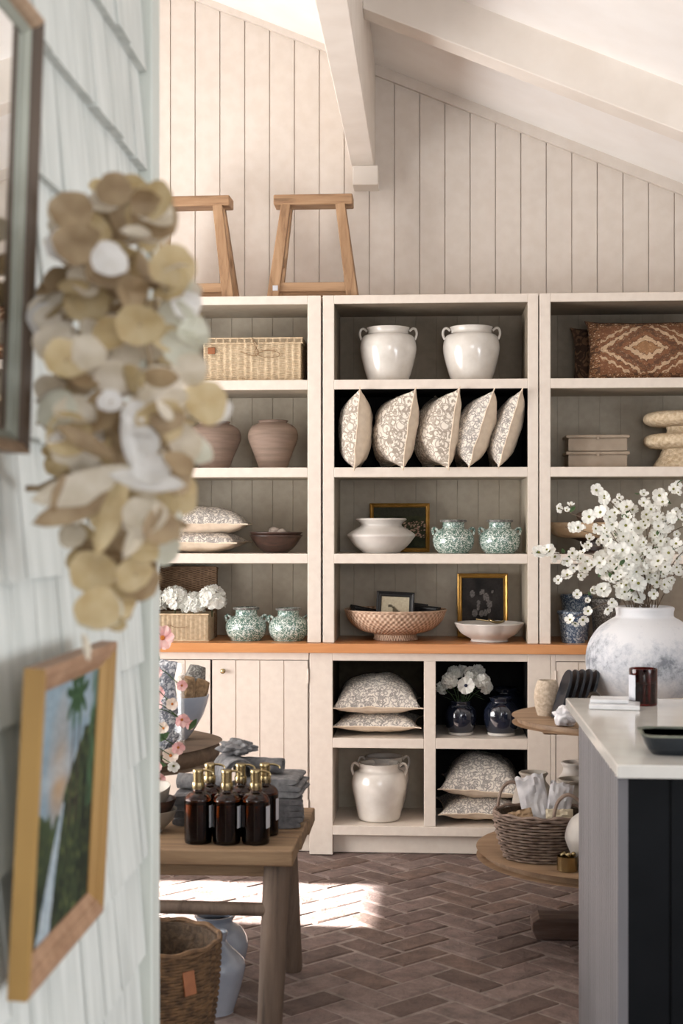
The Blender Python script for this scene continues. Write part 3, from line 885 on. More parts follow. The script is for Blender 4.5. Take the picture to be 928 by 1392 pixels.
# ------------------------------------------------------------------ ARTWORK FUNCTIONS
def art_landscape(a, b):
    sky1, sky2, glow = srgb(150, 176, 190), srgb(108, 138, 156), srgb(200, 160, 112)
    c = lerp(sky2, sky1, b + .3 * nz(a * 4, b * 6))
    c = lerp(c, glow, 1.1 - 5 * math.hypot(a - .42, (b - .62) * .7) + .3 * nz(a * 6, b * 6, 2))
    cl = .5 + .5 * nz(a * 3, b * 7, 9); c = lerp(c, srgb(186, 198, 204), (cl - .55) * 2)
    # dark hillside rising on the right, mid hill on the left
    hr = .28 + .62 * max(0, a - .45) ** .8 + .07 * nz(a * 12, 3)
    hl = .50 + .05 * nz(a * 16, 7) + .05 * math.cos(a * 8)
    dk, md, lt = srgb(44, 54, 38), srgb(70, 86, 48), srgb(110, 122, 56)
    if b < hl: c = lerp(md, dk, (hl - b) * 3 + .6 * nz(a * 14, b * 14, 4)); c = lerp(c, lt, nz(a * 22, b * 22, 8) * 1.5 - .2)
    if b < hr + .2 and a > .48: c = lerp(dk, md, .4 + nz(a * 16, b * 16, 5)); c = lerp(c, lt, nz(a * 25, b * 25, 1) * 2 - .3)
    # palms
    for px in (.60, .70):
        if abs(a - px - .02 * (b - .5)) < .010 and b > .38: c = srgb(92, 70, 50)
        r = math.hypot((a - px) * 1.1, (b - .92)); an = math.atan2(b - .92, a - px)
        if r < .10 + .05 * math.sin(an * 7) and b > .78: c = lerp(srgb(70, 110, 60), srgb(44, 80, 44), .5 + .6 * math.sin(an * 9))
    if a > .8 and b < .6: c = lerp(c, srgb(34, 40, 34), .5)
    if a > .88 and b > .4: c = lerp(c, srgb(78, 116, 72), .6 + nz(a * 12, b * 12))
    # falling water
    cx = .52 - .42 * max(0, (.52 - b)) ** .8; wdt = .018 + .16 * max(0, .50 - b)
    if b < .5 and abs(a - cx) < wdt + .01 * nz(b * 20, 1): c = lerp(srgb(150, 176, 190), srgb(196, 208, 214), .5 + nz(a * 30, b * 8, 3))
    return c


_al = art_landscape


def art_landscape(a, b):
    c = _al(a, b); g = (c[0] + c[1] + c[2]) / 3
    return tuple((x * .72 + g * .28) * .62 for x in c[:3]) + (1,)


def art_meadow(a, b):
    c = lerp(srgb(44, 48, 34), srgb(66, 68, 48), b + nz(a * 6, b * 6))
    if b > .78 + .06 * nz(a * 8, 1): c = srgb(62, 62, 50)
    if .25 < b < .66 and nz(a * 24, b * 24, 5) > .12: c = lerp(srgb(150, 110, 96), srgb(196, 170, 150), nz(a * 30, b * 30) + .5)
    return c


def art_bouquet(a, b):
    c = lerp(srgb(36, 34, 34), srgb(58, 54, 52), nz(a * 4, b * 4) + .5)
    if abs(a - .5) < .12 and b < .38: c = srgb(30, 26, 26)
    for i in range(14):
        x = .5 + .3 * math.sin(i * 2.4) * (.4 + .6 * ((i * 37) % 10) / 10); y = .55 + .2 * math.cos(i * 1.7)
        if math.hypot(a - x, b - y) < .05 + .02 * math.sin(i): c = lerp(srgb(128, 122, 118), srgb(84, 80, 80), nz(a * 40, b * 40) + .5)
    return c


def art_mini(a, b):
    c = srgb(206, 194, 168)
    if abs(b - .5 - .15 * math.sin(a * 6)) < .05 and .25 < a < .75: c = srgb(92, 84, 70)
    if math.hypot((a - .5) * 1.2, b - .45) < .1: c = srgb(110, 98, 80)
    return c


def dark_art(a, b): return lerp(srgb(30, 30, 32), srgb(56, 54, 56), nz(a * 5, b * 5) + .5)


# ------------------------------------------------------------------ LEFT UNIT
Z1, Z2, Z3 = [z + .001 for z in Zs]; ZT = CT + .001
X = XU(344, 6.14)
t = thing('wicker_hamper', 'pale wicker lidded box tied at the front, on the top shelf of the left unit', 'basket', (X, 6.24, Z1))
w, h, dd = .425, .187, .26


def wbox(mb, w, d, z0, z1, nu, nv, wob=.0016):
    """rectangular basket wall with real over-under relief"""
    per = [(-w / 2, -d / 2), (w / 2, -d / 2), (w / 2, d / 2), (-w / 2, d / 2), (-w / 2, -d / 2)]
    tot = 2 * (w + d)
    n = nu * 4

    def fn(a, b_):
        s_ = a * tot; i = 0
        while i < 3 and s_ > math.dist(per[i], per[i + 1]): s_ -= math.dist(per[i], per[i + 1]); i += 1
        L = math.dist(per[i], per[i + 1]); f = min(s_ / L, 1); x = per[i][0] + (per[i + 1][0] - per[i][0]) * f; y = per[i][1] + (per[i + 1][1] - per[i][1]) * f
        nx, ny = [(0, -1), (1, 0), (0, 1), (-1, 0)][i]
        q = wob * math.sin(a * nu * 2 * PI) * (.6 + .4 * math.sin(b_ * nv * 2 * PI))
        return (x + nx * q, y + ny * q, z0 + (z1 - z0) * b_)
    mb.grid(fn, n, 24)
    return mb


b = wbox(MB(), w, dd, 0, h - .018, 60, 12); b.box(-w / 2 + .004, w / 2 - .004, -dd / 2 + .004, dd / 2 - .004, .001, h - .02); b.build('body', 'wicker_pale', t)
b = wbox(MB(), w + .012, dd + .012, h - .022, h, 60, 2); b.box(-w / 2 - .004, w / 2 + .004, -dd / 2 - .004, dd / 2 + .004, h - .018, h - .001); b.build('lid', 'wicker_pale', t)
for z in (.004, h - .022, h - .001):
    b = MB(); b.tube([(-w / 2 - .005, -dd / 2 - .005, z), (w / 2 + .005, -dd / 2 - .005, z), (w / 2 + .005, dd / 2 + .005, z), (-w / 2 - .005, dd / 2 + .005, z)], .0035, 6, closed=True); b.build('rim', 'wicker_pale', t)
b = MB(); y = -dd / 2 - .010
b.tube(smooth_path([(.0, y, h), (.015, y - .004, h - .04), (.03, y, h - .065), (.01, y, h - .078), (-.02, y, h - .07), (-.05, y, h - .06)], 6), .0018, 6)
b.tube(smooth_path([(.02, y, h - .07), (.06, y - .003, h - .055), (.11, y, h - .062), (.115, y, h - .08), (.06, y, h - .085), (.02, y, h - .072)], 6), .0018, 6)
b.tube(smooth_path([(.0, y, h - .005), (.022, y, h - .03), (.012, y, h - .06), (.02, y, h - .08)], 6), .0018, 6)
b.build('tie_string', 'twine', t)
MB().box(-w / 2 + .02, -w / 2 + .052, y - .001, y + .006, h - .068, h - .04).build('fastener', 'leather', t, bevel=.002)

clay = [(0, 0), (.056, 0), (.062, .004), (.082, .06), (.104, .115), (.110, .145), (.100, .178), (.074, .197), (.062, .2), (.062, .206), (.067, .211), (.058, .212), (.05, .196), (.08, .17), (.09, .12), (.05, .02), (0, .015)]
single_lathe('clay_pot', 'brown ribbed clay pot beside the left unit’s right side panel', 'pot', (XU(371, 6.22), 6.22, Z2), clay, 'clay', group='brown clay pots')
single_lathe('clay_pot', 'brown ribbed clay pot partly hidden behind the dried pods', 'pot', (XU(291, 6.22), 6.22, Z2), [(a * 1.08, b_ * .98) for a, b_ in clay], 'clay', group='brown clay pots')

pillow('grey floral pillow, upper of the two stacked beside the dark wooden bowls', (XU(281, 6.23), 6.23, Z3 + .125), R(4), .36, .34, .075, .045, 1)
pillow('grey floral pillow, lower of the two stacked beside the dark wooden bowls', (XU(274, 6.23), 6.23, Z3 + .044), R(-3), .36, .34, .055, .042, 2)
bowl = [(0, 0), (.05, 0), (.055, .004), (.085, .03), (.112, .07), (.117, .073), (.112, .075), (.08, .038), (.04, .014), (0, .012)]
single_lathe('wooden_bowl', 'dark wooden bowl, lower and outer of the nested pair', 'bowl', (XU(375, 6.2), 6.2, Z3), bowl, 'darkwood', group='nested dark wooden bowls')
single_lathe('wooden_bowl', 'dark wooden bowl nested on top, holding the mottled stones', 'bowl', (XU(375, 6.2), 6.2, Z3 + .02), [(a * 1.0, b_ * .92) for a, b_ in bowl], 'darkwood', group='nested dark wooden bowls')
for i, (dx, r_) in enumerate(((-.012, .024), (.022, .02))):
    o = MB().lathe([(r_ * math.sin(PI * k / 12), r_ * (1 - math.cos(PI * k / 12))) for k in range(13)], 16, fn=lambda a, r, z: r * (1 + .12 * math.sin(a * 3 + z * 90)) * 1.1).build('stone', 'stone', loc=(XU(377, 6.2) + dx, 6.19 - .02 * i, Z3 + .066))
    tag(o, ['larger mottled stone in the nested dark bowls', 'smaller mottled stone at the right in the nested dark bowls'][i], 'stone')

# tall brown basket and low pale basket with white flowers
t = thing('wicker_tray', 'tall brown ribbed wicker tray leaning behind the white flowers', 'basket', (XU(250, 6.36), 6.335, ZT), (R(-6), 0, 0))
b = wbox(MB(), .30, .05, 0, .31, 40, 14); b.box(-.146, .146, -.021, .021, .001, .309); b.build('body', 'wicker_brown', t)
b = MB(); b.tube([(-.15, -.025, .31), (.15, -.025, .31), (.15, .025, .31), (-.15, .025, .31)], .005, 6, closed=True); b.build('rim', 'wicker_brown', t)
t = thing('wicker_planter', 'low pale wicker basket filled with white flowers on the worktop', 'basket', (XU(240, 6.16), 6.17, ZT))
b = wbox(MB(), .30, .17, 0, .115, 44, 9); b.box(-.146, .146, -.081, .081, .001, .1); b.build('body', 'wicker_pale', t)
for z in (.003, .116): b = MB(); b.tube([(-.152, -.087, z), (.152, -.087, z), (.152, .087, z), (-.152, .087, z)], .004, 6, closed=True); b.build('rim', 'wicker_pale', t)
b = MB(); b.tube(smooth_path([(-.05, -.093, .06), (-.02, -.095, .07), (.02, -.095, .058), (.06, -.094, .064)], 5), .0015, 6); b.build('tie_string', 'twine', t)


def bloom_mesh(rad, n=5, cup=.25, wf=.66, mats=None, eye=.2, notch=0):
    """petals in a ring plus a raised centre; two material slots"""
    mb = MB()
    for k in range(n):
        a0 = 2 * PI * k / n
        T = Matrix.Rotation(a0, 4, 'Z') @ Matrix.Rotation(R(-8 + 10 * math.sin(k * 3.1)), 4, 'Y')
        pw = rad * math.sin(PI / n) * wf

        def fn(a, b_):
            s_ = b_; x = rad * s_; wv = pw * (math.sin(min(s_ * 1.25, 1) * PI / 2) ** .8) * (1 - max(0, s_ - .75) ** 2 * 9)
            y = (a * 2 - 1) * wv
            return (x, y, cup * rad * s_ * s_ + .12 * rad * math.sin(a * PI * 2) * s_)
        mb.grid(fn, 4, 5, T=T)
    mb.lathe([(0, .0), (rad * eye, .01 * rad), (rad * eye * .9, rad * .12), (0, rad * .18)], 8, mi=1)
    return mb


# cluster of florets: a flower head
def flower_head(rad, nfl, fr, seed):
    mb = MB(); rnd = random.Random(seed)
    for i in range(nfl):
        zc = rnd.uniform(-.3, 1); a = rnd.uniform(0, 2 * PI); rr = math.sqrt(1 - zc * zc)
        nrm = Vector((rr * math.cos(a), rr * math.sin(a), zc))
        T = Matrix.Translation(nrm * rad * rnd.uniform(.85, 1.05)) @ nrm.to_track_quat('Z', 'Y').to_matrix().to_4x4() @ Matrix.Rotation(rnd.uniform(0, 6), 4, 'Z')
        f = bloom_mesh(fr * rnd.uniform(.8, 1.15), 4, .25, .8); f.mi = [0] * len(f.mi)
        base = len(mb.v); mb.v += [T @ p for p in f.v]; mb.f += [[q + base for q in ff] for ff in f.f]; mb.uv += f.uv; mb.sm += f.sm; mb.mi += f.mi; mb.c += f.c
    mb.lathe([(rad * .5 * math.sin(PI * k / 8), -rad * .5 * math.cos(PI * k / 8)) for k in range(9)], 14)
    return mb


def add_stem_obj(name, pts, r, parent, mat='twig'): return MB().tube(pts, r, 6).build(name, mat, parent)


t = None
for i, (u, v, rr) in enumerate(((210, 819, .046), (238, 817, .056), (263, 822, .046), (288, 816, .056))):
    x, z = W(u, v, 6.17)
    t = thing('white_flower', ['white flower head partly hidden at the left end of the low wicker basket', 'round white flower head second from the left in the low wicker basket',
                               'small white flower head sitting low between two larger ones', 'large white flower head at the right end of the low wicker basket'][i], 'flower', (x, 6.17, ZT + .1), 0, 'white flowers in the wicker basket')
    flower_head(rr * 1.0, 110, .021, i).build('flower_head', ['petal', 'flowereye'], t, loc=(0, 0, z - ZT - .1))
    add_stem_obj('stem', [(0, 0, .0), (0, 0, z - ZT - .12)], .002, t, 'leaf')


def green_vase(label, loc, rot=0, s=1):
    t = thing('green_vase', label, 'vase', loc, rot, 'green and white floral vases')
    pr = [(0, 0), (.062, 0), (.066, .003), (.082, .022), (.090, .052), (.084, .082), (.062, .103), (.049, .109), (.048, .130), (.055, .136), (.055, .142), (.047, .143), (.042, .12), (.06, .09), (.07, .05), (.04, .01), (0, .008)]
    MB().lathe([(a * s, b_ * s) for a, b_ in prof_s(pr)], 48).build('body', 'green_print', t)
    MB().lathe([(.0565 * s, .134 * s), (.0575 * s, .138 * s), (.0565 * s, .143 * s), (.046 * s, .1445 * s), (.046 * s, .136 * s)], 40).build('rim', 'grey_print', t)
    for sg in (-1, 1):
        MB().tube([(p[0] * s, p[1] * s, p[2] * s) for p in smooth_path([(sg * .066, 0, .098), (sg * .082, 0, .108), (sg * .090, 0, .1), (sg * .086, 0, .08)], 4)], .006 * s, 8).build('handle', 'green_print', t)
    return t


green_vase('green floral vase next to the low wicker basket of white flowers', (XU(334.5, 6.17), 6.17, ZT))
green_vase('green floral vase on the worktop against the left unit’s right side', (XU(392, 6.17), 6.17, ZT), R(14), .98)

# ------------------------------------------------------------------ MIDDLE UNIT
eared_jar('white glazed jar with two ears, left one on the top shelf', 'jar', (XU(527.5, 6.22), 6.22, Z1), group='white eared jars')
eared_jar('white glazed jar with two ears, right one on the top shelf', 'jar', (XU(640.5, 6.22), 6.22, Z1), group='white eared jars')

# five upright pillows: local Z is thickness -> world -X (patterned side to the left)
specs = [(486, 2, 4, 0, .085, .065, 'toile_b'), (543, 14, 9, 1, .115, .065, 'toile_b'), (600, 16, 8, 2, .11, .06, 'toile_b'), (646, 6, 18, 3, .085, .07, 'toile'), (687, 3, 17, 4, .06, .06, 'toile')]
plabs = ['upright pillow at the left end of the row of five, plain side facing right', 'second upright pillow from the left, bulging with taupe print',
         'middle one of the five upright pillows', 'fourth upright pillow from the left, leaning right, grey print',
         'upright pillow at the right end of the row of five, leaning on the side panel']
for i, (u, yaw, tilt, sd, hf, hb, m) in enumerate(specs):
    base = Matrix(((0, 0, -1), (0, 1, 0), (1, 0, 0))).to_4x4()   # local x->z, y->y, z->-x
    Rm = Matrix.Rotation(R(yaw), 4, 'Z') @ Matrix.Rotation(R(tilt), 4, 'Y') @ base
    t = thing('pillow', plabs[i], 'pillow', (XU(u, 6.2), 6.192, Z2 + .160), Rm.to_euler(), 'upright pillows in the middle unit')
    pillow_parts(t, .335, .36, hf, hb, m, 'linen', sd + 20, 0, .13)

# squat white pot, gilt picture, two green vases
pr = [(0, 0), (.078, 0), (.082, .004), (.115, .03), (.140, .062), (.148, .075), (.142, .085), (.115, .103), (.092, .116), (.090, .126), (.104, .140), (.110, .144), (.108, .149), (.098, .150), (.082, .128), (.1, .1), (.12, .07), (.06, .012), (0, .01)]
single_lathe('squat_pot', 'wide white squat pot with flared rim in front of the gilt landscape', 'pot', (XU(518, 6.2), 6.2, Z3), pr, 'white_matte')
frame('framed_painting', 'dark meadow painting in a thin gilt frame behind the squat white pot', 'painting', (XU(543, 6.37), 6.37, Z3), (R(-5), 0, 0), .268, .218, .018, .015, 'gold', art_meadow)
green_vase('green floral vase beside the gilt meadow painting', (XU(616, 6.16), 6.16, Z3), R(8))
green_vase('green floral vase nearest the overhanging blossom branch', (XU(679, 6.16), 6.16, Z3), R(-12))

# woven footed bowl with small black frames
t = thing('woven_bowl', 'large tan woven footed bowl holding small black frames', 'bowl', (XU(537, 6.2), 6.235, ZT))
pr = prof_s([(.095, 0), (.098, .004), (.094, .022), (.10, .028), (.16, .045), (.205, .085), (.222, .128), (.218, .131), (.20, .09), (.15, .05), (.08, .036), (0, .034)], 5)
MB().lathe(pr, 72, fn=lambda a, r, z: r).build('body', 'wicker_bowl', t)
MB().tube([(.2215 * math.cos(k * PI / 30), .2215 * math.sin(k * PI / 30), .130) for k in range(60)], .004, 8, closed=True).build('rim', 'wicker_bowl', t)
bc = Vector((XU(537, 6.2), 6.235, ZT))
frame('small_frame', 'small black frame with cream picture standing in the woven bowl', 'picture frame', bc + Vector((-.005, -.02, .055)), (R(-8), R(3), R(4)), .165, .155, .022, .012, 'black', art_mini, 30)
for i, (dx, dy, dz, rx, ry, rz, lab) in enumerate(((-.12, .0, .088, R(-66), R(12), R(20), 'black frame lying tilted at the left edge of the woven bowl'),
                                                    (.06, .03, .085, R(-50), R(6), R(-10), 'black frame sloping just right of the cream picture in the woven bowl'),
                                                    (.105, -.03, .09, R(-62), R(4), R(-20), 'black frame tipped at the right edge of the woven bowl'))):
    frame('small_frame', lab, 'picture frame', bc + Vector((dx, dy, dz)), (rx, ry, rz), .13, .10, .02, .012, 'black', dark_art, 10)
frame('framed_painting', 'dark flower painting in a gilt frame behind the white lobed bowl', 'painting', (XU(656, 6.37), 6.375, ZT), (R(-5), 0, 0), .225, .285, .021, .015, 'gold', art_bouquet)
# lobed white bowl
pr = prof_s([(0, 0), (.075, 0), (.078, .004), (.08, .012), (.115, .035), (.138, .07), (.142, .078), (.134, .078), (.105, .042), (.06, .02), (0, .018)], 4)
o = MB().lathe(pr, 96, fn=lambda a, r, z: r * (1 + .055 * abs(math.cos(a * 4)) * min(1, z / .05 + .1))).build('lobed_bowl', 'white_matte', loc=(XU(665, 6.15), 6.17, ZT))
tag(o, 'white lobed ceramic bowl in front of the dark flower painting', 'bowl')
# gilt leaf and spoon lying in it
t = thing('brass_scoop', 'small brass scoop resting on the rim of the lobed bowl', 'scoop', (XU(668, 6.15), 6.15, ZT + .079), (0, R(3), R(-12)))
MB().grid(lambda a, b_: ((b_ * 2 - 1) * .035 + .02, (a * 2 - 1) * .02 * math.sqrt(max(0, 1 - (b_ * 2 - 1) ** 2)), .01 * ((a * 2 - 1) ** 2 + (b_ * 2 - 1) ** 2)), 8, 12).build('scoop', 'brass', t, solid=.002)
MB().tube([(-.012, 0, .008), (-.07, .01, .012)], .003, 8).build('handle', 'brass', t)

# ------------------------------------------------------------------ RIGHT UNIT
base = Matrix(((1, 0, 0), (0, 0, -1), (0, 1, 0))).to_4x4()     # pillow facing -Y
t = thing('rug_cushion', 'red-brown rug cushion with a diamond medallion on the top right shelf', 'cushion', (XU(876, 6.2), 6.215, Z1 + .128), (Matrix.Rotation(R(-10), 4, 'X') @ base).to_euler())
pillow_parts(t, .48, .262, .06, .05, 'rug', 'rugdark', 31, 0, .03)
t = thing('rug_cushion', 'darker rug cushion tucked behind the medallion cushion', 'cushion', (XU(848, 6.33), 6.345, Z1 + .122), (Matrix.Rotation(R(-8), 4, 'X') @ base).to_euler())
pillow_parts(t, .44, .25, .045, .04, 'rugdark', 'rugdark', 33, 0, .04)

for i, (z, lab) in enumerate(((0, 'taupe wooden lidded box, lower of the stacked pair'), (.071, 'taupe wooden lidded box, upper of the stacked pair'))):
    t = thing('storage_box', lab, 'box', (XU(811.5, 6.17), 6.23, Z2 + z), 0, 'stacked taupe boxes')
    MB().box(-.125, .125, -.08, .08, 0, .055).build('body', 'taupebox', t, bevel=.002)
    MB().box(-.136, .136, -.09, .09, .055, .069).build('lid', 'taupebox', t, bevel=.004)
    MB().box(-.006, .006, -.093, -.089, .048, .064).build('latch', 'taupebox', t, bevel=.001)
# rope stand: two fat rings on a flared foot
t = thing('rope_stool', 'cream woven rope stand of two fat discs on a flared foot', 'stand', (XU(931, 6.2), 6.24, Z2))
pr = [(0, 0), (.125, 0), (.13, .006), (.10, .06), (.088, .088)]
MB().lathe(prof_s(pr), 40, fn=lambda a, r, z: r * (1 + .01 * math.sin(z * 600))).build('foot', 'rope', t)
for z in (.082, .178):
    MB().lathe(prof_s([(.05, z), (.13, z + .002), (.165, z + .016), (.172, z + .033), (.164, z + .052), (.13, z + .064), (.05, z + .066)]), 56, fn=lambda a, r, z: r * (1 + .012 * math.sin(a * 60))).build('disc', 'rope', t)
MB().lathe([(.075, .146), (.07, .165), (.075, .18)], 36).build('neck', 'rope', t)

# dough bowl on a dark plinth with a rusty stone
t = thing('dough_bowl', 'pale wooden dough bowl on a short dark foot behind the blossoms', 'bowl', (XU(804, 6.2), 6.22, Z3))
MB().lathe([(0, 0), (.07, 0), (.07, .006), (.03, .012), (.028, .05), (.06, .066), (0, .068)], 24, sx=1.6).build('foot', 'darkwood', t)
MB().lathe(prof_s([(0, .066), (.07, .066), (.105, .075), (.122, .10), (.125, .128), (.118, .13), (.105, .1), (.06, .085), (0, .082)]), 40, sx=1.45, sy=.9, fn=lambda a, r, z: r * (1 + .03 * math.sin(a * 2 + 1))).build('bowl', 'palewood', t)
o = MB().lathe([(.042 * math.sin(PI * k / 10), .042 * (1 - math.cos(PI * k / 10)) * .75) for k in range(11)], 18, sx=1.9, fn=lambda a, r, z: r * (1 + .15 * math.sin(a * 2 + z * 20))).build('bread_stone', 'clay', loc=(XU(808, 6.2), 6.2, Z3 + .116), rot=(0, R(10), 0))
tag(o, 'rusty brown oval lump resting in the pale dough bowl', 'ornament')
# speckled pots on the worktop
spk = [(0, 0), (.044, 0), (.048, .003), (.060, .1), (.064, .122), (.068, .124), (.068, .132), (.061, .132), (.055, .09), (.042, .01), (0, .008)]
single_lathe('speckled_pot', 'blue speckled tapered pot at the front, nearest the blossom branch', 'pot', (XU(779, 6.14), 6.14, ZT), [(a * 1.02, b_ * .99) for a, b_ in spk], 'blue_print', group='speckled pots')
single_lathe('speckled_pot', 'taller blue-grey speckled pot behind the front speckled pot', 'pot', (XU(783, 6.3), 6.30, ZT), [(a * 1.05, b_ * 1.45) for a, b_ in spk], 'blue_print', group='speckled pots')
single_lathe('speckled_pot', 'brown-grey speckled pot between the front pot and the big white vase', 'pot', (XU(822, 6.24), 6.24, ZT), [(a * 1.0, b_ * 1.35) for a, b_ in spk], 'grey_print', group='speckled pots')

# ------------------------------------------------------------------ BASE CUBBIES
pillow('grey floral pillow on top in the upper left cubby', (XU(512, 6.2), 6.235, .498 + .125), R(2), .37, .35, .13, .038, 41, 'toile')
pillow('grey floral pillow at the bottom in the upper left cubby', (XU(513, 6.2), 6.235, .498 + .044), R(-1), .365, .36, .05, .036, 42, 'toile')
pillow('grey floral pillow on top in the lower right cubby', (XU(655, 6.2), 6.235, .125 + .145), (0, R(3), R(-3)), .345, .35, .14, .045, 43, 'toile')
pillow('grey floral pillow at the bottom in the lower right cubby', (XU(654, 6.2), 6.235, .125 + .05), R(2), .365, .36, .065, .042, 44, 'toile')
eared_jar('white eared jar in front in the lower left cubby', 'jar', (XU(515, 6.16), 6.18, .125), H=.245, Rm=.119, Rb=.08)
eared_jar('white eared jar behind, at the back of the lower left cubby', 'jar', (XU(522, 6.35), 6.325, .125), H=.25, Rm=.112, Rb=.07, rot=R(6), mat='white_matte')

nv = [(0, 0), (.052, 0), (.055, .002), (.056, .012), (.066, .03), (.074, .07), (.070, .11), (.052, .135), (.046, .14), (.05, .152), (.052, .156), (.046, .157), (.04, .14), (.06, .1), (.05, .02), (0, .015)]


def navy_vase(label, loc, s=1, group='blue-black glazed vases'):
    t = thing('dark_vase', label, 'vase', loc, 0, group)
    p = prof_s([(a * s, b_ * s) for a, b_ in nv], 4)
    MB().lathe(p, 40).build('body', 'navy', t)
    MB().lathe([(.0565 * s, .001), (.0575 * s, .012 * s), (.054 * s, .014 * s)], 40).build('foot_ring', 'white_matte', t)
    return t


VX = XU(626, 6.15)
navy_vase('blue-black glazed vase holding the white anemones', (VX, 6.16, .501), .92)
navy_vase('blue-black glazed vase right of the one with anemones', (XU(681, 6.15), 6.15, .501), 1.02)
navy_vase('tall dark vase in the shadow at the back of the upper right cubby', (XU(687, 6.35), 6.35, .501), 1.15)
rnd = random.Random(5)
proto = None
spots = [(633, 932, -.05, .030, (0, -1, .15)), (611, 925, -.03, .026, (-.3, -1, .5)), (655, 926, -.02, .026, (.6, -.8, .4)), (640, 916, 0, .024, (.2, -.6, .9)), (617, 915, .01, .022, (-.3, -.3, 1)),
         (649, 913, .04, .022, (.4, -.1, 1)), (602, 935, 0, .02, (-1, -.4, .2)), (628, 913, .05, .02, (0, -.2, 1)), (660, 934, .02, .02, (1, -.4, .1))]
alab = ['large white anemone facing forward with a dark centre, in the dark vase']
for i, (u, v, dy, rr, nrm) in enumerate(spots):
    x, z = W(u, v, 6.16 + dy)
    nrm = Vector(nrm).normalized()
    t = thing('anemone', alab[0] if i == 0 else 'smaller white anemone in the bunch behind the forward-facing one', 'flower', (VX + (x - VX) * .15, 6.16 + dy * .1, .501 + .125), 0, 'white anemones in the dark vase')
    o = (bloom_mesh(rr * 1.3, 7, .3, 1.1, eye=.2) if i == 0 else flower_head(rr * .95, 34, .017, i + 50)).build('flower_head', ['petal', 'navy_eye' if i < 2 else 'flowereye'], t, loc=Vector((x, 6.16 + dy, z)) - t.location, rot=nrm.to_track_quat('Z', 'Y').to_euler())
    e = o.location
    add_stem_obj('stem', smooth_path([(0, 0, 0), e * .5 + Vector((0, 0, .012)), e], 4), .0018, t, 'leaf')
    MB().grid(lambda a, b_: (e.x * .7 + (b_ - .5) * .05, e.y * .6 - .01 + (a - .5) * .018 * math.sin(b_ * PI), e.z * .55 - .02 * b_), 2, 6).build('leaf', 'leaf', t)

# ------------------------------------------------------------------ STOOLS ON TOP
def stool(label, uc, s=1, sticker=False, rz=0):
    zt = 2.384
    t = thing('wooden_stool', label, 'stool', (XU(uc, 6.2), 6.2, zt), rz, 'wooden stools on top of the cabinets')
    H = .455 * s
    MB().box(-.172, .172, -.055, .055, H - .045, H).build('seat', 'stoolbeam', t, bevel=.005)
    for sx in (-1, 1):
        for sy in (-1, 1):
            MB().bar((sx * .172, sy * .075, 0), (sx * .118, sy * .038, H - .043), .05, .038, w2=.042).build('leg', 'stoolwood', t, bevel=.003)
    for sy in (-1, 1):
        MB().box(-.158, .158, sy * .066 - .012, sy * .066 + .012, .028, .068).build('stretcher', 'stoolbeam', t, bevel=.003)
    for sx in (-1, 1):
        MB().box(sx * .145 - .012, sx * .145 + .012, -.055, .055, .15, .185).build('side_stretcher', 'stoolbeam', t, bevel=.003)
    if sticker: MB().box(-.170, -.148, -.100, -.0965, .03, .052).build('price_sticker', 'label', t)
    return t


stool('honey wooden stool, fully visible, on top of the cabinets', 426.5, 1, True)
stool('honey wooden stool partly hidden behind the shingled wall edge', 262, 1, rz=R(-2))

# ------------------------------------------------------------------ ISLAND
XI, YI0, YI1, ZI = .38, 2.93, 4.04, .92
t = thing('kitchen_island', 'island with white stone top, grey fluted side and black front', 'counter', (1.3, 3.48, 0))
ox, oy = 1.3, 3.48
MB().box(XI - ox, 2.3 - ox, YI0 - oy, YI1 - oy, ZI - .028, ZI).build('countertop', 'quartz', t, bevel=.003)
b = MB(); pts = []
y = 2.99
prof = []
while y < 3.74:
    prof += [(0, y), (0, y + .030), (.004, y + .033), (.004, y + .036)]; y += .039
prof.append((0, 3.76))
vs = []
for (dx, yy) in prof: vs += [(.388 + dx - ox, yy - oy, 0), (.388 + dx - ox, yy - oy, ZI - .029)]
b.add(vs, [(2 * i + 1, 2 * i + 3, 2 * i + 2, 2 * i) for i in range(len(prof) - 1)])
b.box(.3925 - ox, .409 - ox, 2.985 - oy, 3.76 - oy, 0, ZI - .029).box(.3878 - ox, .409 - ox, 2.982 - oy, 2.992 - oy, 0, ZI - .029)
b.build('side_panel', 'islandgrey', t)
b = MB(); panelling(b, .4095 - ox, 2.2 - ox, 2.985 - oy, lambda x: ZI - .029, 0, .16, phase=XU(911, 2.98) - ox, gap=.006, dep=.006); b.box(.4095 - ox, 2.2 - ox, 2.993 - oy, 3.0 - oy, 0, ZI - .029)
b.build('front_panel', 'islandblack', t)
MB().box(.4095 - ox, 2.2 - ox, 3.0 - oy, 3.755 - oy, 0.0, ZI - .03).build('body', 'islandblack', t)

# things on the island
zc = ZI + .0005
t = thing('candle_jar', 'wine red glass candle jar with a white label on the island', 'candle', (XU(874, 3.9), 3.90, zc))
MB().lathe([(0, 0), (.036, 0), (.038, .003), (.038, .098), (.036, .099), (.0345, .098), (.0345, .006), (0, .006)], 40).build('jar', 'wine', t)
MB().lathe([(0, .0065), (.0342, .0065), (.0342, .06), (0, .06)], 32).build('wax', 'wax', t)
MB().grid(lambda a, b_: (-.0386 * math.cos(-.35 + a * 1.2), -.0386 * math.sin(-.35 + a * 1.2), .014 + b_ * .068), 10, 2).build('paper_label', 'label', t)
t = thing('marble_book', 'white square slab lying under a smaller one on the island', 'coaster', (XU(835, 3.84), 3.84, zc), R(-8))
MB().box(-.066, .066, -.055, .055, 0, .012).build('slab', 'marble', t, bevel=.002)
t = thing('marble_book', 'smaller white slab on top of the larger white slab', 'coaster', (XU(828, 3.86), 3.86, zc + .0125), R(-8))
MB().box(-.05, .05, -.04, .04, 0, .01).build('slab', 'marble', t, bevel=.002)
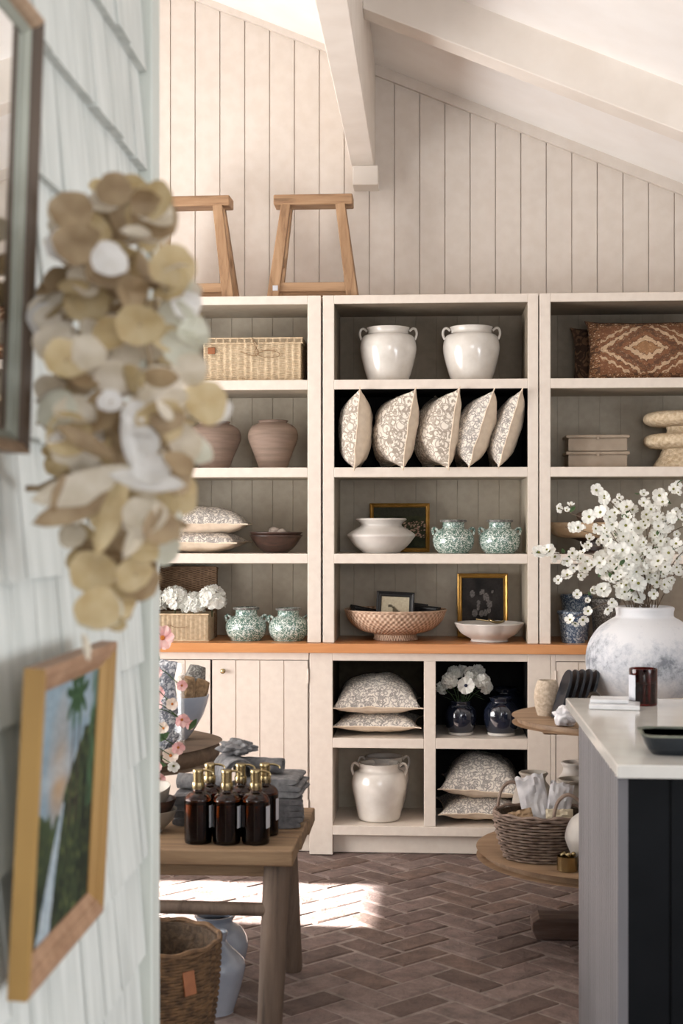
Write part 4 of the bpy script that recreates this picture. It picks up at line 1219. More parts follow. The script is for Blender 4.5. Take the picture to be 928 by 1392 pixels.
t = thing('stone_tray', 'shallow black stone dish with a greenish worn rim on the island', 'tray', (XU(968, 3.05), 3.10, zc), R(-3))


def rrect(w, d, r, n=5):
    o = []
    for cx, cy, a0 in ((w / 2 - r, d / 2 - r, 0), (-w / 2 + r, d / 2 - r, 90), (-w / 2 + r, -d / 2 + r, 180), (w / 2 - r, -d / 2 + r, 270)):
        for k in range(n + 1):
            a = R(a0 + 90 * k / n); o.append((cx + r * math.cos(a), cy + r * math.sin(a)))
    return o


def loft(mb, rings):
    n = len(rings[0][0]); vs = []
    for ring, z in rings: vs += [(x, y, z) for x, y in ring]
    fs = [(i * n + k, i * n + (k + 1) % n, (i + 1) * n + (k + 1) % n, (i + 1) * n + k) for i in range(len(rings) - 1) for k in range(n)]
    fs.append(tuple(reversed(range(n)))); fs.append(tuple((len(rings) - 1) * n + k for k in range(n)))
    return mb.add(vs, fs, smooth=False)


loft(MB(), [(rrect(.24, .10, .02), 0), (rrect(.26, .12, .025), .012), (rrect(.285, .145, .03), .042), (rrect(.275, .135, .028), .0425), (rrect(.24, .1, .02), .014), (rrect(.2, .08, .02), .012)]).build('dish', 'tray', t)
loft(MB(), [(rrect(.288, .148, .03), .040), (rrect(.290, .150, .03), .044), (rrect(.276, .136, .028), .0445), (rrect(.272, .132, .028), .040)]).build('rim', 'trayrim', t)

# ------------------------------------------------------------------ TIERED STAND
SX, SY = XU(828, 4.9), 4.9
ZD2 = ZV(973, SY, 828); ZD1 = ZV(1153, SY, 828)
t = thing('tiered_stand', 'round two-tier oak stand on a cross foot between cabinets and island', 'display stand', (SX, SY, 0))
def disc(z, r, th):
    return MB().lathe(prof_s([(0, z - th), (r - .006, z - th), (r, z - th + .005), (r, z - .005), (r - .005, z), (0, z)], 3), 96)
disc(ZD2, .312, .026).build('tier', 'standwood', t)
disc(ZD1, .425, .030).build('tier', 'standwood', t)
MB().lathe([(0, .07), (.05, .07), (.055, .10), (.045, .14), (.045, ZD1 - .03)], 24).lathe([(.045, ZD1), (.042, ZD1 + .1), (.042, ZD2 - .06)], 24).build('post', 'standwood', t)
MB().box(-.23, .23, -.04, .04, ZD2 - .062, ZD2 - .026).box(-.04, .04, -.18, .18, ZD2 - .06, ZD2 - .026).build('bracket', 'standwood', t, bevel=.01)
for k in range(2):
    b = MB(); pts = [(-.265, .03), (-.265, .058), (-.24, .075), (.24, .075), (.265, .058), (.265, .03), (.25, .0), (-.25, 0)]
    T = Matrix.Rotation(R(90 * k), 4, 'Z')
    n = len(pts); vs = [(x, -.05, z) for x, z in pts] + [(x, .05, z) for x, z in pts]
    b.add(vs, [tuple(range(n)), tuple(reversed(range(n, 2 * n)))] + [(i, n + i, n + (i + 1) % n, (i + 1) % n) for i in range(n)], T=T)
    b.build('foot', 'footwood', t, bevel=.004)

zt = ZD2 + .001
# big weathered vase
VXc, VYc = XU(876, 4.93), 4.93
pr = [(0, 0), (.105, 0), (.112, .006), (.155, .06), (.192, .13), (.200, .19), (.190, .245), (.158, .295), (.118, .325), (.099, .336), (.097, .350), (.100, .364), (.096, .370), (.085, .369), (.083, .34), (.12, .31), (.17, .24), (.17, .15), (.09, .02), (0, .015)]
single_lathe('white_vase', 'large weathered white round vase holding the blossom branches', 'vase', (VXc, VYc, zt), pr, 'weathered', 72)
# blossom branches
vm = Vector((VXc, VYc, zt + .36))
blos = [bloom_mesh(.017, 4, .25, .72, eye=.22), bloom_mesh(.014, 5, .5, .72, eye=.24), bloom_mesh(.021, 5, .18, .8, eye=.2)]
bl_me = []
for bm_ in blos:
    o = bm_.build('blossom', ['petal', 'flowereye']); bl_me.append(o.data); bpy.data.objects.remove(o)
lf = MB().grid(lambda a, b_: ((b_) * .03, (a - .5) * .014 * math.sin(b_ * PI), .004 * math.sin(b_ * PI)), 2, 6).build('leaf', 'leaf'); leaf_me = lf.data; bpy.data.objects.remove(lf)
rnd = random.Random(21)
tips = [(722, 752, -.02), (752, 688, .0), (768, 716, -.1), (803, 660, .05), (818, 690, -.1), (838, 676, .1), (855, 700, -.12), (872, 664, .05), (890, 690, -.05), (905, 668, .1), (922, 655, 0), (940, 690, -.1),
        (955, 664, .1), (765, 762, -.1), (750, 790, .05), (775, 812, -.1), (768, 846, -.05), (786, 740, .12), (800, 770, -.18), (826, 745, -.22), (850, 760, -.24), (880, 745, -.22), (905, 770, -.2), (930, 740, -.15), (828, 790, -.2),
        (980, 700, 0), (1000, 740, -.05), (990, 780, .05), (860, 720, .2), (900, 715, .2), (812, 722, .18)]
for i, (u, v, dy) in enumerate(tips):
    x, z = W(u, v, VYc + dy); tip = Vector((x, VYc + dy, z))
    t = thing('blossom_branch', 'thin twig dotted with white blossoms, standing in the big white vase', 'flower branch', vm + Vector((rnd.uniform(-.05, .05), rnd.uniform(-.05, .05), -.04)), 0, 'blossom branches in the white vase')
    d = tip - t.location
    mid = Vector((d.x * .38 + rnd.uniform(-.02, .02), d.y * .4, d.z * .55 + .05 + abs(d.x) * .12))
    path = smooth_path([(0, 0, 0), mid * .5 + Vector((0, 0, .01)), mid, (mid + d) * .5 + Vector((rnd.uniform(-.01, .01), 0, rnd.uniform(0, .02))), d], 5)
    MB().tube(path, [.0022 - .0013 * k / len(path) for k in range(len(path))], 5).build('twig', 'twig', t)
    nb = 13
    for k in range(nb):
        f = .30 + .70 * (k + rnd.random() * .6) / nb
        p = path[min(int(f * (len(path) - 1)), len(path) - 1)]
        off = Vector((rnd.gauss(0, 1), rnd.gauss(0, 1) - .4, rnd.gauss(0, 1) + .2)).normalized() * rnd.uniform(.008, .035) * (1 if k < nb - 1 else .2)
        o = bpy.data.objects.new('blossom', bl_me[rnd.choice((0, 0, 1, 2))]); COL.objects.link(o); o.parent = t
        o.location = p + off
        nrm = (off + Vector((0, -.03, .006)) + Vector((rnd.gauss(0, .012), 0, rnd.gauss(0, .012)))).normalized()
        o.rotation_euler = nrm.to_track_quat('Z', 'Y').to_euler(); s_ = rnd.uniform(.8, 1.35); o.scale = (s_, s_, s_)
    for k in range(3):
        p = path[rnd.randrange(len(path) // 3, len(path) - 1)]
        o = bpy.data.objects.new('leaf', leaf_me); COL.objects.link(o); o.parent = t; o.location = p; o.rotation_euler = (rnd.uniform(0, 6), rnd.uniform(-1, 1), rnd.uniform(0, 6))

# small goods on the upper tier
single_lathe('knit_pot', 'small beige textured pot on the left of the upper tier', 'pot', (XU(744, 4.88), 4.90, zt), [(0, 0), (.028, 0), (.034, .003), (.043, .04), (.044, .075), (.036, .108), (.031, .118), (.028, .118), (.032, .1), (.035, .05), (.02, .01), (0, .008)], 'knit', 36)
single_lathe('woven_coaster_pot', 'low round woven straw basket beside the candle, behind the island', 'basket', (XU(922, 4.68), 4.66, zt), [(0, 0), (.05, 0), (.066, .02), (.070, .05), (.060, .078), (.055, .08), (.06, .05), (.04, .01), (0, .008)], 'knit', 36)
# row of slim dark cards leaning
for k in range(5):
    x = XU(755 + k * 9.5, 4.80); labs = ['dark slate slab at the front left of the leaning row', 'second dark slate slab in the leaning row', 'middle dark slate slab of the leaning row', 'fourth dark slate slab in the leaning row', 'dark slate slab at the right end of the leaning row']
    t = thing('slate_board', labs[k], 'board', (x, 4.80 + .01 * k, zt + .002), (0, R(17), R(12)), 'leaning dark slate boards')
    MB().lathe([(0, -.005), (.044, -.005), (.046, 0), (.044, .005), (0, .005)], 32, T=Matrix.Translation((0, 0, .124)) @ Matrix.Rotation(R(90), 4, 'Y')).box(-.005, .005, -.046, .046, 0, .124).build('slab', 'slate', t, bevel=.001)
# grey horn-like arch by the vase
o = MB().tube(smooth_path([(-.02, 0, .0), (-.018, 0, .05), (0, 0, .082), (.02, 0, .07), (.034, 0, .0)], 6), [.004 + .008 * math.sin(PI * min(1, k / 24)) for k in range(25)], 8).build('metal_arch', 'darkmetal', loc=(XU(806, 4.7), 4.70, zt + .01))
tag(o, 'dark grey curved metal ornament in front of the big white vase', 'ornament')
# white shell-like lump near the tier edge


def lump(name, label, cat, loc, s, mat, seed, rough=.35, group=None):
    mb = MB(); n = 26
    def fn(a, b_):
        th, ph = a * 2 * PI, b_ * PI
        d = Vector((math.sin(ph) * math.cos(th), math.sin(ph) * math.sin(th), math.cos(ph)))
        r_ = 1 + rough * mnoise.noise(d * 2.2 + Vector((seed, 0, 0))) + rough * .5 * abs(mnoise.noise(d * 6 + Vector((0, seed, 0))))
        p = d * r_; return (p.x * s[0], p.y * s[1], max(p.z * s[2] + s[2], 0.0))
    mb.grid(fn, n * 2, n, flip=True)
    o = mb.build(name, mat, loc=loc); return tag(o, label, cat, group)


lump('coral_piece', 'white knobbly coral piece at the front of the upper tier', 'ornament', (XU(769, 4.63), 4.64, zt), (.036, .032, .032), 'cloth_white', 4, .35)

# lower tier: willow basket with goods, brass cup, jars
zl = ZD1 + .001


def round_woven(t, r0, r1, h, rows, stakes, tr, mat, sy=1, wob=.004, name='weave', lin='weave_shade'):
    mb = MB(); n = stakes * 4
    for j in range(rows):
        f = (j + .5) / rows; r = r0 + (r1 - r0) * math.sin(f * PI / 2); z = h * f
        pts = [((r + wob * math.cos(k / n * stakes * PI + (j % 2) * PI)) * math.cos(2 * PI * k / n), (r + wob * math.cos(k / n * stakes * PI + (j % 2) * PI)) * math.sin(2 * PI * k / n) * sy, z) for k in range(n)]
        mb.tube(pts, tr, 5, closed=True)
    mb.build(name, mat, t)
    mb = MB()
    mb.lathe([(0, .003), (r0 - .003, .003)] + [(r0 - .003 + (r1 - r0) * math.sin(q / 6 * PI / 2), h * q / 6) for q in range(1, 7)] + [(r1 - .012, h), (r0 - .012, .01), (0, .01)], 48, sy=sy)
    mb.build('lining', lin, t)  # dark sheet behind the strands: shade between them put into its colour
    for q in (0, 1):
        mb = MB()
        mb.tube([((r1 + .001) * math.cos(2 * PI * k / 96), (r1 + .001) * math.sin(2 * PI * k / 96) * sy, h + (.004 if q else -.004) + .003 * math.cos(k * PI / 4 + q * PI)) for k in range(96)], tr * 1.5, 6, closed=True)
        mb.build('rim', mat, t)


BX, BY = XU(737, 4.75), 4.75
t = thing('willow_basket', 'grey-brown willow basket with hoop handles on the lower tier', 'basket', (BX, BY, zl))
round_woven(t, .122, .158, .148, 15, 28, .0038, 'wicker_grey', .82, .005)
for (px, sgn) in ((-.10, 1), (.07, -1)):
    for q in (0, .012):
        pts = smooth_path([(px - .045, sgn * .105 + q, .13), (px - .03, sgn * .108 + q, .20), (px + .005, sgn * .11 + q, .228), (px + .045, sgn * .108 + q, .20), (px + .06, sgn * .105 + q, .13)], 6)
        MB().tube(pts, .005, 7).build('handle', 'wicker_grey', t)
# packets in basket
for i, (dx, dy, dz, w_, h_, rx, ry, m, lab) in enumerate(((-.005, .04, .09, .095, .175, -14, -12, 'cloth_white', 'tall white wrapped packet in the willow basket'),
                                           (.045, .035, .08, .08, .16, -10, 10, 'cloth_white', 'white wrapped packet leaning right in the willow basket'),
                                           (.055, -.025, .105, .09, .06, -20, 0, 'paper', 'brown paper pouch in front of the white packets'),
                                           (-.065, -.01, .11, .08, .05, -30, -14, 'palewood', 'small wooden box at the left in the willow basket'))):
    def pk(a, b_, s_=1):
        e = math.sin(a * PI) ** .4 * math.sin(b_ * PI) ** .4
        return ((a - .5) * w_, s_ * .014 * e + .010 * nz(a * 7, b_ * 7, i * 3), b_ * h_ * (1 + .06 * nz(a * 5, i)))
    mb = MB(); mb.grid(lambda a, b_: pk(a, b_, -1), 14, 14).grid(lambda a, b_: pk(a, b_, 1), 14, 14, flip=True)
    o = mb.build(['wrapped_packet', 'wrapped_packet', 'paper_pouch', 'wooden_box'][i], m, loc=(BX + dx, BY + dy, zl + dz), rot=(R(rx), R(ry), 0))
    tag(o, lab, ['packet', 'packet', 'pouch', 'box'][i])
# brass cup with knobs
CX, CY = XU(771, 4.57), 4.575
t = thing('brass_cup', 'small brass cup filled with brass knobs at the edge of the lower tier', 'cup', (CX, CY, zl))
MB().lathe([(0, 0), (.031, 0), (.033, .002), (.033, .044), (.034, .046), (.031, .046), (.030, .006), (0, .006)], 32).build('cup', 'brass', t)
for k in range(7):
    a = k * 2.4; r_ = .008 + .014 * (k % 3) / 2
    o = MB().lathe([(.0085 * math.sin(PI * q / 8), -.0085 * math.cos(PI * q / 8)) for q in range(9)], 12).build('brass_knob', 'brass', loc=(CX + r_ * math.cos(a), CY + r_ * math.sin(a), zl + .046 + .004 * (k % 3)))
    tag(o, 'little round brass knob heaped in the brass cup', 'bead', 'brass knobs in the cup')
jr = [(0, 0), (.055, 0), (.06, .004), (.078, .05), (.08, .10), (.066, .15), (.048, .172), (.045, .185), (.053, .196), (.053, .2), (.045, .2), (.04, .18), (.06, .13), (.06, .06), (.04, .01), (0, .008)]
single_lathe('stoneware_jar', 'grey stoneware jar behind the willow basket, standing left', 'jar', (XU(725, 5.02), 5.03, zl), [(a * .95, b_ * 1.16) for a, b_ in jr], 'stoneware', group='stoneware jars on the lower tier')
single_lathe('stoneware_jar', 'grey-brown stoneware jar right behind the white packets', 'jar', (XU(777, 4.96), 4.93, zl), [(a * 1.0, b_ * 1.14) for a, b_ in jr], 'stoneware', group='stoneware jars on the lower tier')
single_lathe('stoneware_jar', 'pale jar rim just showing beyond the grey-brown jar', 'jar', (XU(780, 5.16), 5.12, zl), [(a * .95, b_ * 1.27) for a, b_ in jr], 'white_matte', group='stoneware jars on the lower tier')
single_lathe('round_jar', 'smooth white round jar half hidden behind the island', 'jar', (XU(806, 4.63), 4.62, zl), [(0, 0), (.04, 0), (.06, .02), (.088, .08), (.09, .11), (.075, .15), (.045, .175), (.04, .185), (.035, .185), (.04, .17), (.07, .11), (.03, .01), (0, .008)], 'white_matte')

# ------------------------------------------------------------------ BENCH TABLE (left)
ZB = .51
bx0, bx1, by0, by1 = -1.75, XU(402, 3.92), 3.90, 4.50
t = thing('rustic_bench_table', 'low weathered wooden table with round legs at the left', 'table', ((bx0 + bx1) / 2, (by0 + by1) / 2, 0)); ox, oy = t.location.x, t.location.y
b = MB()
for k in range(3):
    ya = by0 + (by1 - by0) * k / 3; yb2 = by0 + (by1 - by0) * (k + 1) / 3
    b.box(bx0 - ox, bx1 - ox + .006 * (k - 1), ya - oy + .0006, yb2 - oy - .0006, ZB - .045, ZB)
b.build('tabletop', 'benchwood', t, bevel=.005)
MB().box(bx0 + .08 - ox, bx1 - .06 - ox, by0 + .05 - oy, by0 + .08 - oy, ZB - .085, ZB - .045).build('apron', 'benchwood', t, bevel=.004)
MB().box(bx0 + .08 - ox, bx1 - .06 - ox, by1 - .08 - oy, by1 - .05 - oy, ZB - .085, ZB - .045).build('apron', 'benchwood', t, bevel=.004)
fx = XU(372, 3.97) - ox
lx = {('f', 1): ((fx + .012, by0 + .065 - oy), (fx - .008, by0 + .03 - oy)), ('b', 1): ((XU(388, 4.42) - ox, by1 - .08 - oy), (XU(399, 4.5) - ox, by1 - .02 - oy)),
      ('f', -1): ((bx0 + .12 - ox, by0 + .065 - oy), (bx0 + .08 - ox, by0 + .03 - oy)), ('b', -1): ((bx0 + .12 - ox, by1 - .08 - oy), (bx0 + .08 - ox, by1 - .02 - oy))}
for k, (tp, bt) in lx.items():
    pts = [(bt[0] + (tp[0] - bt[0]) * q, bt[1] + (tp[1] - bt[1]) * q, (ZB - .046) * q) for q in (0, .02, .25, .5, .75, 1)]
    mb = MB(); mb.tube(pts, [.033, .035, .036, .038, .039, .04] if k[0] == 'f' else [.028, .03, .031, .032, .033, .034], 16); mb.build('leg', 'benchleg', t)
zs_ = .335
MB().tube([(bx0 + .1 - ox, by0 + .045 - oy, zs_ + .012), (fx, by0 + .045 - oy, zs_)], .019, 10).build('stretcher', 'benchleg', t)
MB().tube([(fx + .005, by0 + .06 - oy, .37), (XU(392, 4.45) - ox, by1 - .07 - oy, .40)], .022, 10).build('stretcher', 'benchleg', t)

# soap bottles
zb_ = ZB + .001
t0 = thing('soap_bottle', 'amber pump bottle at the front left of the six', 'bottle', (XU(269.5, 3.99), 3.99, zb_), 0, 'amber soap bottles on the table')
MB().lathe(prof_s([(0, 0), (.034, 0), (.0385, .004), (.0395, .02), (.0395, .112), (.0375, .126), (.029, .138), (.0165, .145), (.0145, .156), (.0125, .156), (.0125, .146), (.03, .12), (.036, .1), (.036, .01), (0, .006)], 5), 40).build('glass_body', 'amber', t0)
MB().lathe(prof_s([(0, .0065), (.0352, .0068), (.0352, .106), (.032, .118), (0, .118)], 4), 32).build('soap', 'soap', t0)
MB().lathe([(0, .150), (.0175, .150), (.018, .152), (.018, .168), (.0175, .1695), (.0150, .1697), (.0150, .197), (0, .197)], 28).build('pump_collar', 'brass', t0)
p = MB(); p.lathe([(0, .1975), (.0158, .1975), (.0160, .204), (.014, .2065), (0, .207)], 20); p.tube(smooth_path([(0, 0, .202), (.025, -.004, .203), (.040, -.006, .199), (.044, -.007, .193)], 4), .0032, 8); p.build('pump_nozzle', 'brass', t0)
MB().grid(lambda a, b_: (.0402 * math.cos(-.55 + a * 1.25), .0402 * math.sin(-.55 + a * 1.25), .045 + b_ * .062), 12, 2).build('paper_label', 'label', t0)
for (u, y, lab) in ((308, 3.985, 'amber pump bottle in the middle of the front row'), (347.5, 3.99, 'amber pump bottle at the front right with a clear pale label'),
                    (285, 4.09, 'amber pump bottle behind the front left one'), (327, 4.09, 'amber pump bottle behind the middle front one'), (360, 4.10, 'amber pump bottle behind the front right one')):
    dup(t0, (XU(u, y), y, zb_), R(random.uniform(-8, 8)), lab)


# grey cloths
def folded_cloth(label, loc, w, d, h, layers, mat, seed, rot=0, group='grey folded cloths'):
    mb = MB(); rnd = random.Random(seed)
    for k in range(layers):
        z0 = h * k / layers; z1 = h * (k + 1) / layers; ex = rnd.uniform(-.006, .006)
        n = 14
        def fn(a, b_):
            an = a * 2 * PI; cx = math.cos(an); sn = math.sin(an)
            x = (abs(cx) ** .35) * math.copysign(1, cx) * (w / 2 + ex); z = (z0 + z1) / 2 + (abs(sn) ** .7) * math.copysign(1, sn) * (z1 - z0) / 2 * 1.0
            y = (b_ - .5) * d
            e = 1 - .02 * abs(nz(b_ * 5, k, seed))
            return (x * e + .004 * nz(b_ * 6, z * 60, seed), y, max(0.0001, z + .0035 * nz(x * 20, y * 20, k + seed)))
        mb.grid(fn, 28, n)
        mb.add([fn(a / 28, 0) for a in range(28)], [tuple(range(28))]); mb.add([fn(a / 28, 1) for a in range(28)], [tuple(reversed(range(28)))])
    o = mb.build('folded_cloth', mat, loc=loc, rot=(0, 0, rot)); return tag(o, label, 'cloth', group)


def rolled_cloth(label, loc, r, L, mat, seed, rot=(0, 0, 0), group='rolled grey cloths'):
    mb = MB()
    def fn(a, b_):
        th = a * 2 * PI * 2.6; rr = r * (1 - .26 * a * 2.6 / 2.6) + .003 * nz(math.cos(th) * 2, b_ * 6, seed)
        return (rr * math.cos(th), (b_ - .5) * L + .004 * nz(a * 9, b_, seed), rr * math.sin(th) + r)
    mb.grid(fn, 60, 10)
    o = mb.build('rolled_cloth', mat, loc=loc, rot=rot, solid=.004); return tag(o, label, 'cloth', group)


folded_cloth('grey folded gauze cloth stack lowest at the right of the bottles', (XU(368, 4.27), 4.27, zb_), .19, .20, .085, 5, 'cloth_grey2', 1, R(5))
folded_cloth('lighter grey folded cloth above the darker folded stack', (XU(372, 4.28), 4.28, zb_ + .088), .18, .18, .055, 3, 'cloth_grey', 2, R(-4))
folded_cloth('grey folded cloth under the rolled ones behind the bottles', (XU(288, 4.28), 4.28, zb_), .22, .18, .09, 4, 'cloth_grey2', 3)
rolled_cloth('rolled grey cloth resting crosswise behind the middle bottles', (XU(318, 4.28), 4.28, zb_ + .093), .052, .16, 'cloth_grey', 5, (0, 0, R(20)))
rolled_cloth('rolled grey cloth at the left behind the bottles', (XU(275, 4.28), 4.28, zb_ + .093), .022, .16, 'cloth_grey', 6, (0, 0, R(70)))
rolled_cloth('small rolled grey cloth on top of the lighter folded stack', (XU(352, 4.29), 4.29, zb_ + .146), .022, .15, 'cloth_grey', 7, (0, 0, R(80)))
lump('knotted_cloth', 'knotted grey cloth on the very top behind the bottles', 'cloth', (XU(322, 4.28), 4.28, zb_ + .2), (.05, .04, .022), 'cloth_grey', 9, .5)

# stacked bowls at the left of the table
for k, (dz, s_, m) in enumerate(((0, 1, 'stoneware'), (.03, .97, 'darkwood'), (.058, .94, 'stoneware'))):
    single_lathe('ceramic_bowl', ['lowest grey bowl of the stack at the left of the table', 'dark middle bowl of the stack at the left of the table', 'top bowl of the stack at the left of the table'][k], 'bowl',
                 (XU(201, 4.1), 4.12, zb_ + dz), [(0, 0), (.035 * s_, 0), (.038 * s_, .004), (.065 * s_, .03), (.080 * s_, .062), (.077 * s_, .063), (.06 * s_, .034), (.03 * s_, .01), (0, .009)], m, 40, 'stacked bowls on the table', rot=(R(8), R(-10), 0) if k == 2 else (0, 0, 0))

# seagrass basket and two pale blue jars under the table
t = thing('seagrass_basket', 'large brown seagrass basket with a leather tag, under the low table', 'basket', (XU(208, 3.66), 3.66, 0))
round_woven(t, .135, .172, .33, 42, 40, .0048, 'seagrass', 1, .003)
b = MB(); b.box(-.017, .017, -.003, .003, -.03, .03); b.build('leather_tag', 'leather', t, loc=(.118, -.134, .262), rot=(R(-6), R(-4), R(41)), bevel=.002)
bj = [(0, 0), (.056, 0), (.062, .004), (.078, .05), (.094, .11), (.096, .15), (.080, .19), (.058, .208), (.052, .22), (.058, .234), (.060, .24), (.052, .24), (.045, .22), (.06, .2), (.08, .14), (.05, .02), (0, .015)]
single_lathe('pale_blue_jar', 'pale blue glazed jar in front beside the seagrass basket, with small mouth', 'jar', (XU(291, 4.09), 4.09, 0.0), [(a * .92 * (1 if b_ < .19 else .72), b_ * .95) for a, b_ in bj], 'bluewhite', 56, 'pale blue jars on the floor')
single_lathe('pale_blue_jar', 'pale blue glazed jar behind, taller with a wide dark mouth', 'jar', (XU(292, 4.33), 4.33, 0.0), [(a * 1.05, b_ * .88) for a, b_ in bj], 'bluewhite', 56, 'pale blue jars on the floor')

# ------------------------------------------------------------------ ROUND SLAB TABLE (left, behind)
RX, RY, ZR = XU(148, 4.62), 4.64, .692
t = thing('round_table', 'round grey-brown slab-topped pedestal table at the far left', 'table', (RX, RY, 0))
def wobble(a, r, z): return r * (1 + .02 * math.sin(a * 3 + 1) + .01 * math.sin(a * 7))
MB().lathe(prof_s([(0, ZR - .068), (.325, ZR - .068), (.345, ZR - .056), (.352, ZR - .03), (.345, ZR - .006), (.33, ZR), (0, ZR)], 3), 80, fn=wobble).build('tabletop', 'roundwood', t)
MB().lathe([(0, .03), (.06, .03), (.06, .1), (.045, .16), (.045, ZR - .11), (.1, ZR - .072), (0, ZR - .072)], 24).build('post', 'roundwood', t)
for k in range(2):
    T = Matrix.Rotation(R(90 * k + 45), 4, 'Z'); MB().box(-.26, .26, -.04, .04, 0, .06, T=T).build('foot', 'roundwood', t, bevel=.01)
# pouring bowl with brushes
pb = Vector((XU(241, 4.70), 4.70, ZR + .001))
single_lathe('deep_bowl', 'deep pale grey bowl holding brushes on the round slab table', 'bowl', pb, [(0, 0), (.03, 0), (.036, .003), (.06, .035), (.088, .085), (.105, .14), (.103, .142), (.09, .1), (.06, .045), (.02, .012), (0, .01)], 'bluewhite', 48)
for k, (dx, dy, rx, ry, m, lab, r_, L) in enumerate(((.025, -.03, 4, 8, 'twine', 'brown bristle brush head upright in the deep bowl', .034, .15), (.055, .01, -4, 22, 'twine', 'brown bristle brush leaning right in the deep bowl', .026, .15),
                                                      (.04, .03, -10, 12, 'grey_print', 'grey speckled cloth bundle behind the brushes in the deep bowl', .032, .19), (-.04, 0, 5, -14, 'cloth_grey', 'grey bundle at the left in the deep bowl', .03, .15))):
    o = MB().lathe([(0, 0), (r_ * .7, 0), (r_, L * .2), (r_ * 1.05, L * .8), (r_ * .8, L), (0, L * 1.02)], 20, fn=lambda a, r, z: r * (1 + .06 * math.sin(a * 9 + k))).build('scrub_brush' if k < 2 else 'cloth_bundle', m, loc=pb + Vector((dx * .55, dy * .55, .055 if k else .06)), rot=(R(rx), R(ry), 0))
    tag(o, lab, 'brush' if k < 2 else 'bundle')
b = MB(); b.tube(smooth_path([(-.012, 0, 0), (-.02, 0, .022), (-.03, 0, .03), (-.034, 0, .012)], 5), .003, 6)
t = thing('glass_jar', 'tall clear glass cylinder of grey sachets on the round slab table', 'jar', (XU(222, 4.48), 4.48, ZR + .001))
MB().lathe([(0, 0), (.066, 0), (.068, .003), (.068, .27), (.066, .272), (.0645, .27), (.0645, .006), (0, .006)], 40).build('body', 'clear', t)
# speckled sachets standing in it
for k, (u, v, s_, rz) in enumerate(((226, 917, 1, 10), (228, 950, 1.1, -8), (224, 985, 1.0, 14), (235, 1006, .8, 30))):
    Y_ = 4.475 + .005 * (k % 2); x, z = W(222 + (u - 228) * .4, v, Y_)
    def pk2(a, b_, sg):
        e = math.sin(a * PI) ** .5 * math.sin(b_ * PI) ** .5
        return ((a - .5) * .078 * s_, sg * .02 * e + .006 * nz(a * 9, b_ * 9, k), (b_ - .5) * .095 * s_)
    mb = MB(); mb.grid(lambda a, b_: pk2(a, b_, -1), 14, 14).grid(lambda a, b_: pk2(a, b_, 1), 14, 14, flip=True)
    o = mb.build('sachet', 'sachet', loc=(x, Y_, z), rot=(R(-10), R(rz), 0)); 
    tag(o, ['topmost speckled grey sachet in the clear glass cylinder', 'second speckled grey sachet from the top in the clear cylinder', 'third speckled grey sachet from the top in the clear cylinder', 'lowest speckled grey sachet, tilted, at the bottom of the clear cylinder'][k], 'sachet', 'grey sachets in the clear glass cylinder')
    o.name = 'sachet'
# pink flower stems in a clear vase that stands on the low table
gx, gy = XU(150, 4.02), 4.20
t = thing('glass_vase', 'clear glass vase of pink flower stems behind the wall edge', 'vase', (gx, gy, zb_))
MB().lathe(prof_s([(0, 0), (.05, 0), (.052, .01), (.05, .12), (.042, .2), (.05, .24), (.047, .24), (.039, .2), (.047, .12), (.047, .014), (0, .012)]), 32).build('body', 'clear', t)
rnd = random.Random(9)
fl = [(221, 867, .040, 'petal_pink', (-.05, -1, .15)), (213, 915, .022, 'petal_pink', (-.2, -1, .2)), (215, 942, .026, 'petal_pink', (-.2, -1, 0)), (213, 957, .024, 'petal_pink', (-.3, -1, -.1)), (247, 932, .018, 'petal_pink', (.3, -1, .1)),
      (234, 957, .020, 'petal_cream', (.1, -1, .1)), (247, 978, .024, 'petal_pink', (.5, -1, -.4)), (258, 985, .016, 'petal_pink', (.6, -1, -.2)), (242, 1016, .022, 'petal_pink', (.3, -1, -.2)),
      (232, 1027, .027, 'petal_cream', (0, -1, 0)), (236, 1041, .020, 'petal', (.1, -1, -.4)), (212, 1042, .022, 'petal_pink', (-.1, -1, 0)), (217, 1058, .020, 'petal_pink', (.1, -1, -.2)), (220, 1072, .022, 'petal_pink', (.1, -1, -.7)), (222, 990, .02, 'petal_cream', (-.1, -1, .3))]
